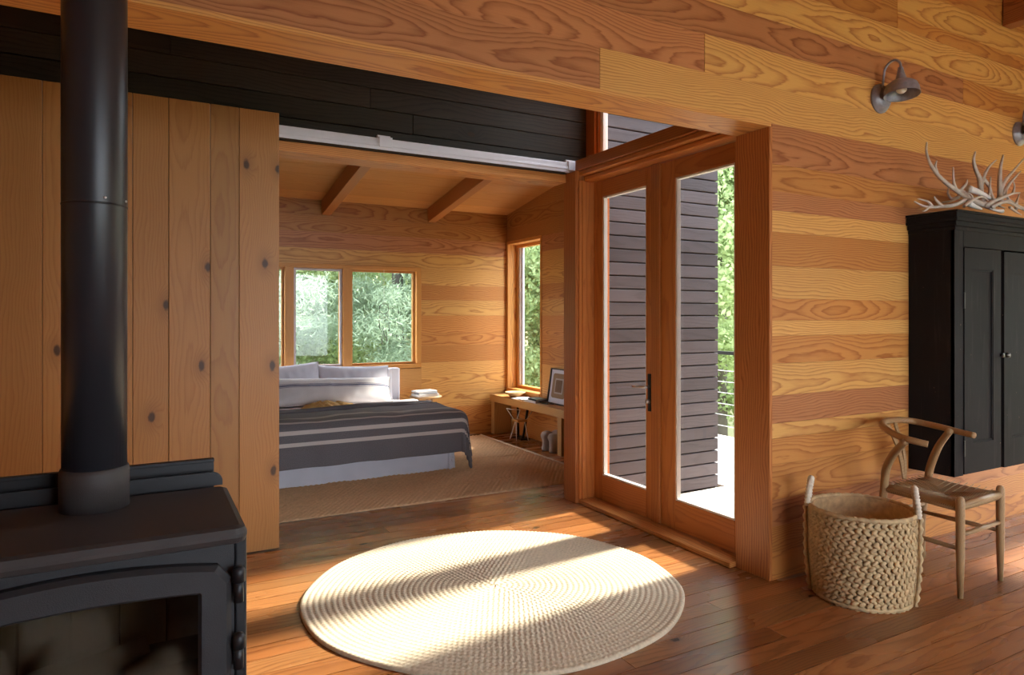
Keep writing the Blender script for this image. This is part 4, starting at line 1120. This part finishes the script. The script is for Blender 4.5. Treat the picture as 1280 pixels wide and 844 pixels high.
for base, a, b, up in ((BL, (1105.5, 605, 2.20), (1108, 585, 2.17), jl), (BR, (1160.5, 596, 2.215), (1164, 580, 2.19), jr)):
    q = [Z(base, 0), Z(base, .22, 0, .005), W(a[0], a[1], y=a[2]), W(b[0], b[1], y=b[2])]
    mid = q[-1].lerp(up, .55) + Vector((0, .012, 0))
    pts = spl(q + [mid, up], 5)
    leg(pts, [.012 + .009 * math.sin(min(1, i / len(pts) * 1.15) * math.pi * .8) for i in range(len(pts))])
rail_px = [(1160, 555.5, 1.885), (1147, 552.5, 1.925), (1132, 548.5, 1.985), (1117, 542.5, 2.08), (1107, 536, 2.17), (1103, 530.5, 2.235), (1108, 526.5, 2.28), (1122, 525, 2.29), (1140, 526.5, 2.25), (1158, 530, 2.18), (1178, 534.5, 2.08), (1197, 539.5, 2.0), (1218, 544.5, 1.91)]
pts = spl([W(u, v, y=y) for u, v, y in rail_px], 6)
MB().tube(pts, [.0155 + .002 * math.sin(math.pi * i / (len(pts) - 1)) for i in range(len(pts))], 14).build('back_rail', M_ash, ch, True)
yb0 = W(1130.5, 599, y=2.235)
def splat(pts, w):
    pts = [Vector(p) for p in pts]; mb = MB(); vs = []
    for p, ww in zip(pts, w): vs += [p + Vector((sx * ww, sy * .005, 0)) for sx, sy in ((-1, -1), (1, -1), (1, 1), (-1, 1))]
    mb.add(vs, [(i * 4 + k, i * 4 + (k + 1) % 4, i * 4 + 4 + (k + 1) % 4, i * 4 + 4 + k) for i in range(len(pts) - 1) for k in range(4)] + [(3, 2, 1, 0), tuple(len(vs) - 4 + k for k in range(4))])
    return mb
s1 = spl([yb0, W(1127.5, 580, y=2.25), W(1122, 558, y=2.26), W(1114, 540, y=2.255), W(1110, 531, y=2.25)], 4)
s2 = spl([yb0 + Vector((.004, 0, 0)), W(1131, 575, y=2.25), W(1127, 553, y=2.27), W(1121, 536, y=2.28), W(1119, 528, y=2.28)], 4)
mb = splat(s1, [.016] * len(s1)); mb2 = splat(s2, [.013] * len(s2)); mb.add(mb2.v, mb2.f)
mb.build('y_splat', M_ash, ch, bevel=.003)
SZ = .432
sr = []
def rung(a, b, r, nm): MB().tube([a, a.lerp(b, .5), b], [r * .8, r, r * .8], 10).build(nm, M_ash, ch, True)
bls, brs = W(1106, 606, y=2.20), W(1159.5, 597, y=2.215)
bls.z = brs.z = SZ
rung(Z(FL, SZ + .012), Z(FR, SZ + .012), .016, 'seat_rail'); rung(Z(FL, SZ - .01), bls, .014, 'seat_rail'); rung(Z(FR, SZ - .01), brs, .014, 'seat_rail'); rung(bls, brs, .013, 'seat_rail')
rung(Z(FL, .30), Z(FR, .30), .0125, 'stretcher'); rung(Z(FL, .235), Z(BL, .235), .0125, 'stretcher'); rung(Z(FR, .255), Z(BR, .255), .0125, 'stretcher'); rung(Z(BL, .30), Z(BR, .30), .0125, 'stretcher')
n = 26
V, c00, c10, c01, c11 = [], Z(FL, SZ + .018), Z(FR, SZ + .018), bls + Vector((0, 0, .014)), brs + Vector((0, 0, .014))
for i in range(n):
    for j in range(n):
        u, v = i / (n - 1), j / (n - 1)
        p = c00.lerp(c10, u).lerp(c01.lerp(c11, u), v)
        d = min(u, 1 - u, v, 1 - v)
        ridge = abs(abs(u - .5) - abs(v - .5))
        p.z += .014 * math.sin(min(1, d * 5) * math.pi / 2) - .036 * math.sin(math.pi * u) * math.sin(math.pi * v) + .004 * (1 - min(1, ridge * 12))
        if d == 0: p += Vector(((u - .5) * .03, (v - .5) * .03, -.012))
        V.append(p)
se = link('seat', np_mesh('seat', np.array(V), grid_faces(n, n)), M_cord, ch, True)
sm = se.modifiers.new('thickness', 'SOLIDIFY'); sm.thickness = .022; sm.offset = -1
co2 = MB()
ctr = (c00 + c10 + c01 + c11) / 4
for e0, e1 in ((c00, c10), (c10, c11), (c11, c01), (c01, c00)):
    for k in range(1, 12):
        t = k / 12
        a = e0.lerp(e1, t)
        b = e0.lerp(ctr, 2 * t) if t <= .5 else e1.lerp(ctr, 2 * (1 - t))
        b = Vector((b.x, b.y, b.z))
        q0 = a.lerp(b, .04); q1 = a.lerp(b, .5); q2 = b
        def zz_(p, f): return Vector((p.x, p.y, SZ + .018 + .012 - .036 * f))
        co2.tube([zz_(q0, 0), zz_(q1, .45 * (1 - abs(2 * t - 1))), zz_(q2, .95 * (1 - abs(2 * t - 1)))], .0022, 5)
co2.build('cord_strands', M_cord, ch, True)

# ------------------------------------------------------------------ seagrass basket
BC = Vector((3.055, 2.055, 0)); BRAD, BH = .228, .425
bk = thing('woven_basket', 'round braided seagrass basket with two rope handles', 'basket', BC)
def brad(z): return BRAD * (.90 + .10 * min(1, z / .22) ** .6)
wv = MB()
rows = 15
for i in range(rows):
    z = .014 + (BH - .028) * i / (rows - 1)
    r = brad(z); cnt = 44
    for k in range(cnt):
        for s in (0, 1):
            a = 2 * math.pi * (k + .5 * s + .37 * i + random.uniform(-.06, .06)) / cnt
            zc = z + (.0075 if s else -.0075)
            M = Matrix.Translation((BC.x + r * math.cos(a), BC.y + r * math.sin(a), zc)) @ Matrix.Rotation(a + math.pi / 2, 4, 'Z') @ Matrix.Rotation(R(38 if s else -38) + random.uniform(-.12, .12), 4, 'Y') @ Matrix.Rotation(R(14), 4, 'Z') @ Matrix.Diagonal((.0235 * random.uniform(.9, 1.12), .0085 * random.uniform(.85, 1.25), .0105, 1))
            wv.ell(M, 8, 5)
w_ = wv.build('braided_wall', M_rope, bk, True); w_['kind'] = 'stuff'
MB().lathe([(brad(0) - .010, .004), (brad(.1) - .010, .1), (brad(.3) - .010, .3), (BRAD - .010, BH - .005), (BRAD - .014, BH - .005), (brad(.1) - .014, .1), (brad(0) - .02, .012), (.001, .012), (.001, .004)], 40, Matrix.Translation(BC)).build('lining', M_rope, bk, True)
vd = Vector((BC.x, BC.y)).normalized()
for sgn, nm in ((1, 'handle'), (-1, 'handle')):
    ax = Vector((vd.y, -vd.x, 0)) * sgn
    tn = Vector((vd.x, vd.y, 0))
    def Pq(side, up, out): return BC + ax * (brad(min(up, BH)) + out) + tn * side + Vector((0, 0, up))
    arch = [Pq(-.052, BH - .01, .008), Pq(-.052, BH + .03, .006), Pq(-.046, BH + .075, .0), Pq(-.025, BH + .105, -.004), Pq(0, BH + .113, -.006), Pq(.025, BH + .105, -.004), Pq(.046, BH + .075, 0), Pq(.052, BH + .03, .006), Pq(.052, BH - .01, .008)]
    hp_ = spl(arch, 8)
    MB().tube(hp_, [.0145 + .0026 * math.sin(i * 2.1) for i in range(len(hp_))], 9).build('handle', M_handle, bk, True)
    for side in (-.052, .052):
        dn = [Pq(side, BH - .005 - (BH - .012) * q / 30, .016 + .002 * math.sin(q * 1.9)) for q in range(31)]
        MB().tube(dn, [.0095 + .003 * math.sin(q * 1.9) for q in range(31)], 8).build('handle_rope', M_rope, bk, True)
rim_ = [(BC.x + (BRAD + .002) * math.cos(a), BC.y + (BRAD + .002) * math.sin(a), BH - .002) for a in np.linspace(0, 2 * math.pi, 97)]
MB().tube(rim_, [.0105 + .003 * math.sin(i * 2.0) for i in range(97)], 8).build('rim', M_rope, bk, True)
foot = [(BC.x + (brad(0) + .008) * math.cos(a), BC.y + (brad(0) + .008) * math.sin(a), .0115) for a in np.linspace(0, 2 * math.pi, 97)]
MB().tube(foot, [.0095 + .002 * math.sin(i * 2.0) for i in range(97)], 8).build('base_rope', M_rope, bk, True)
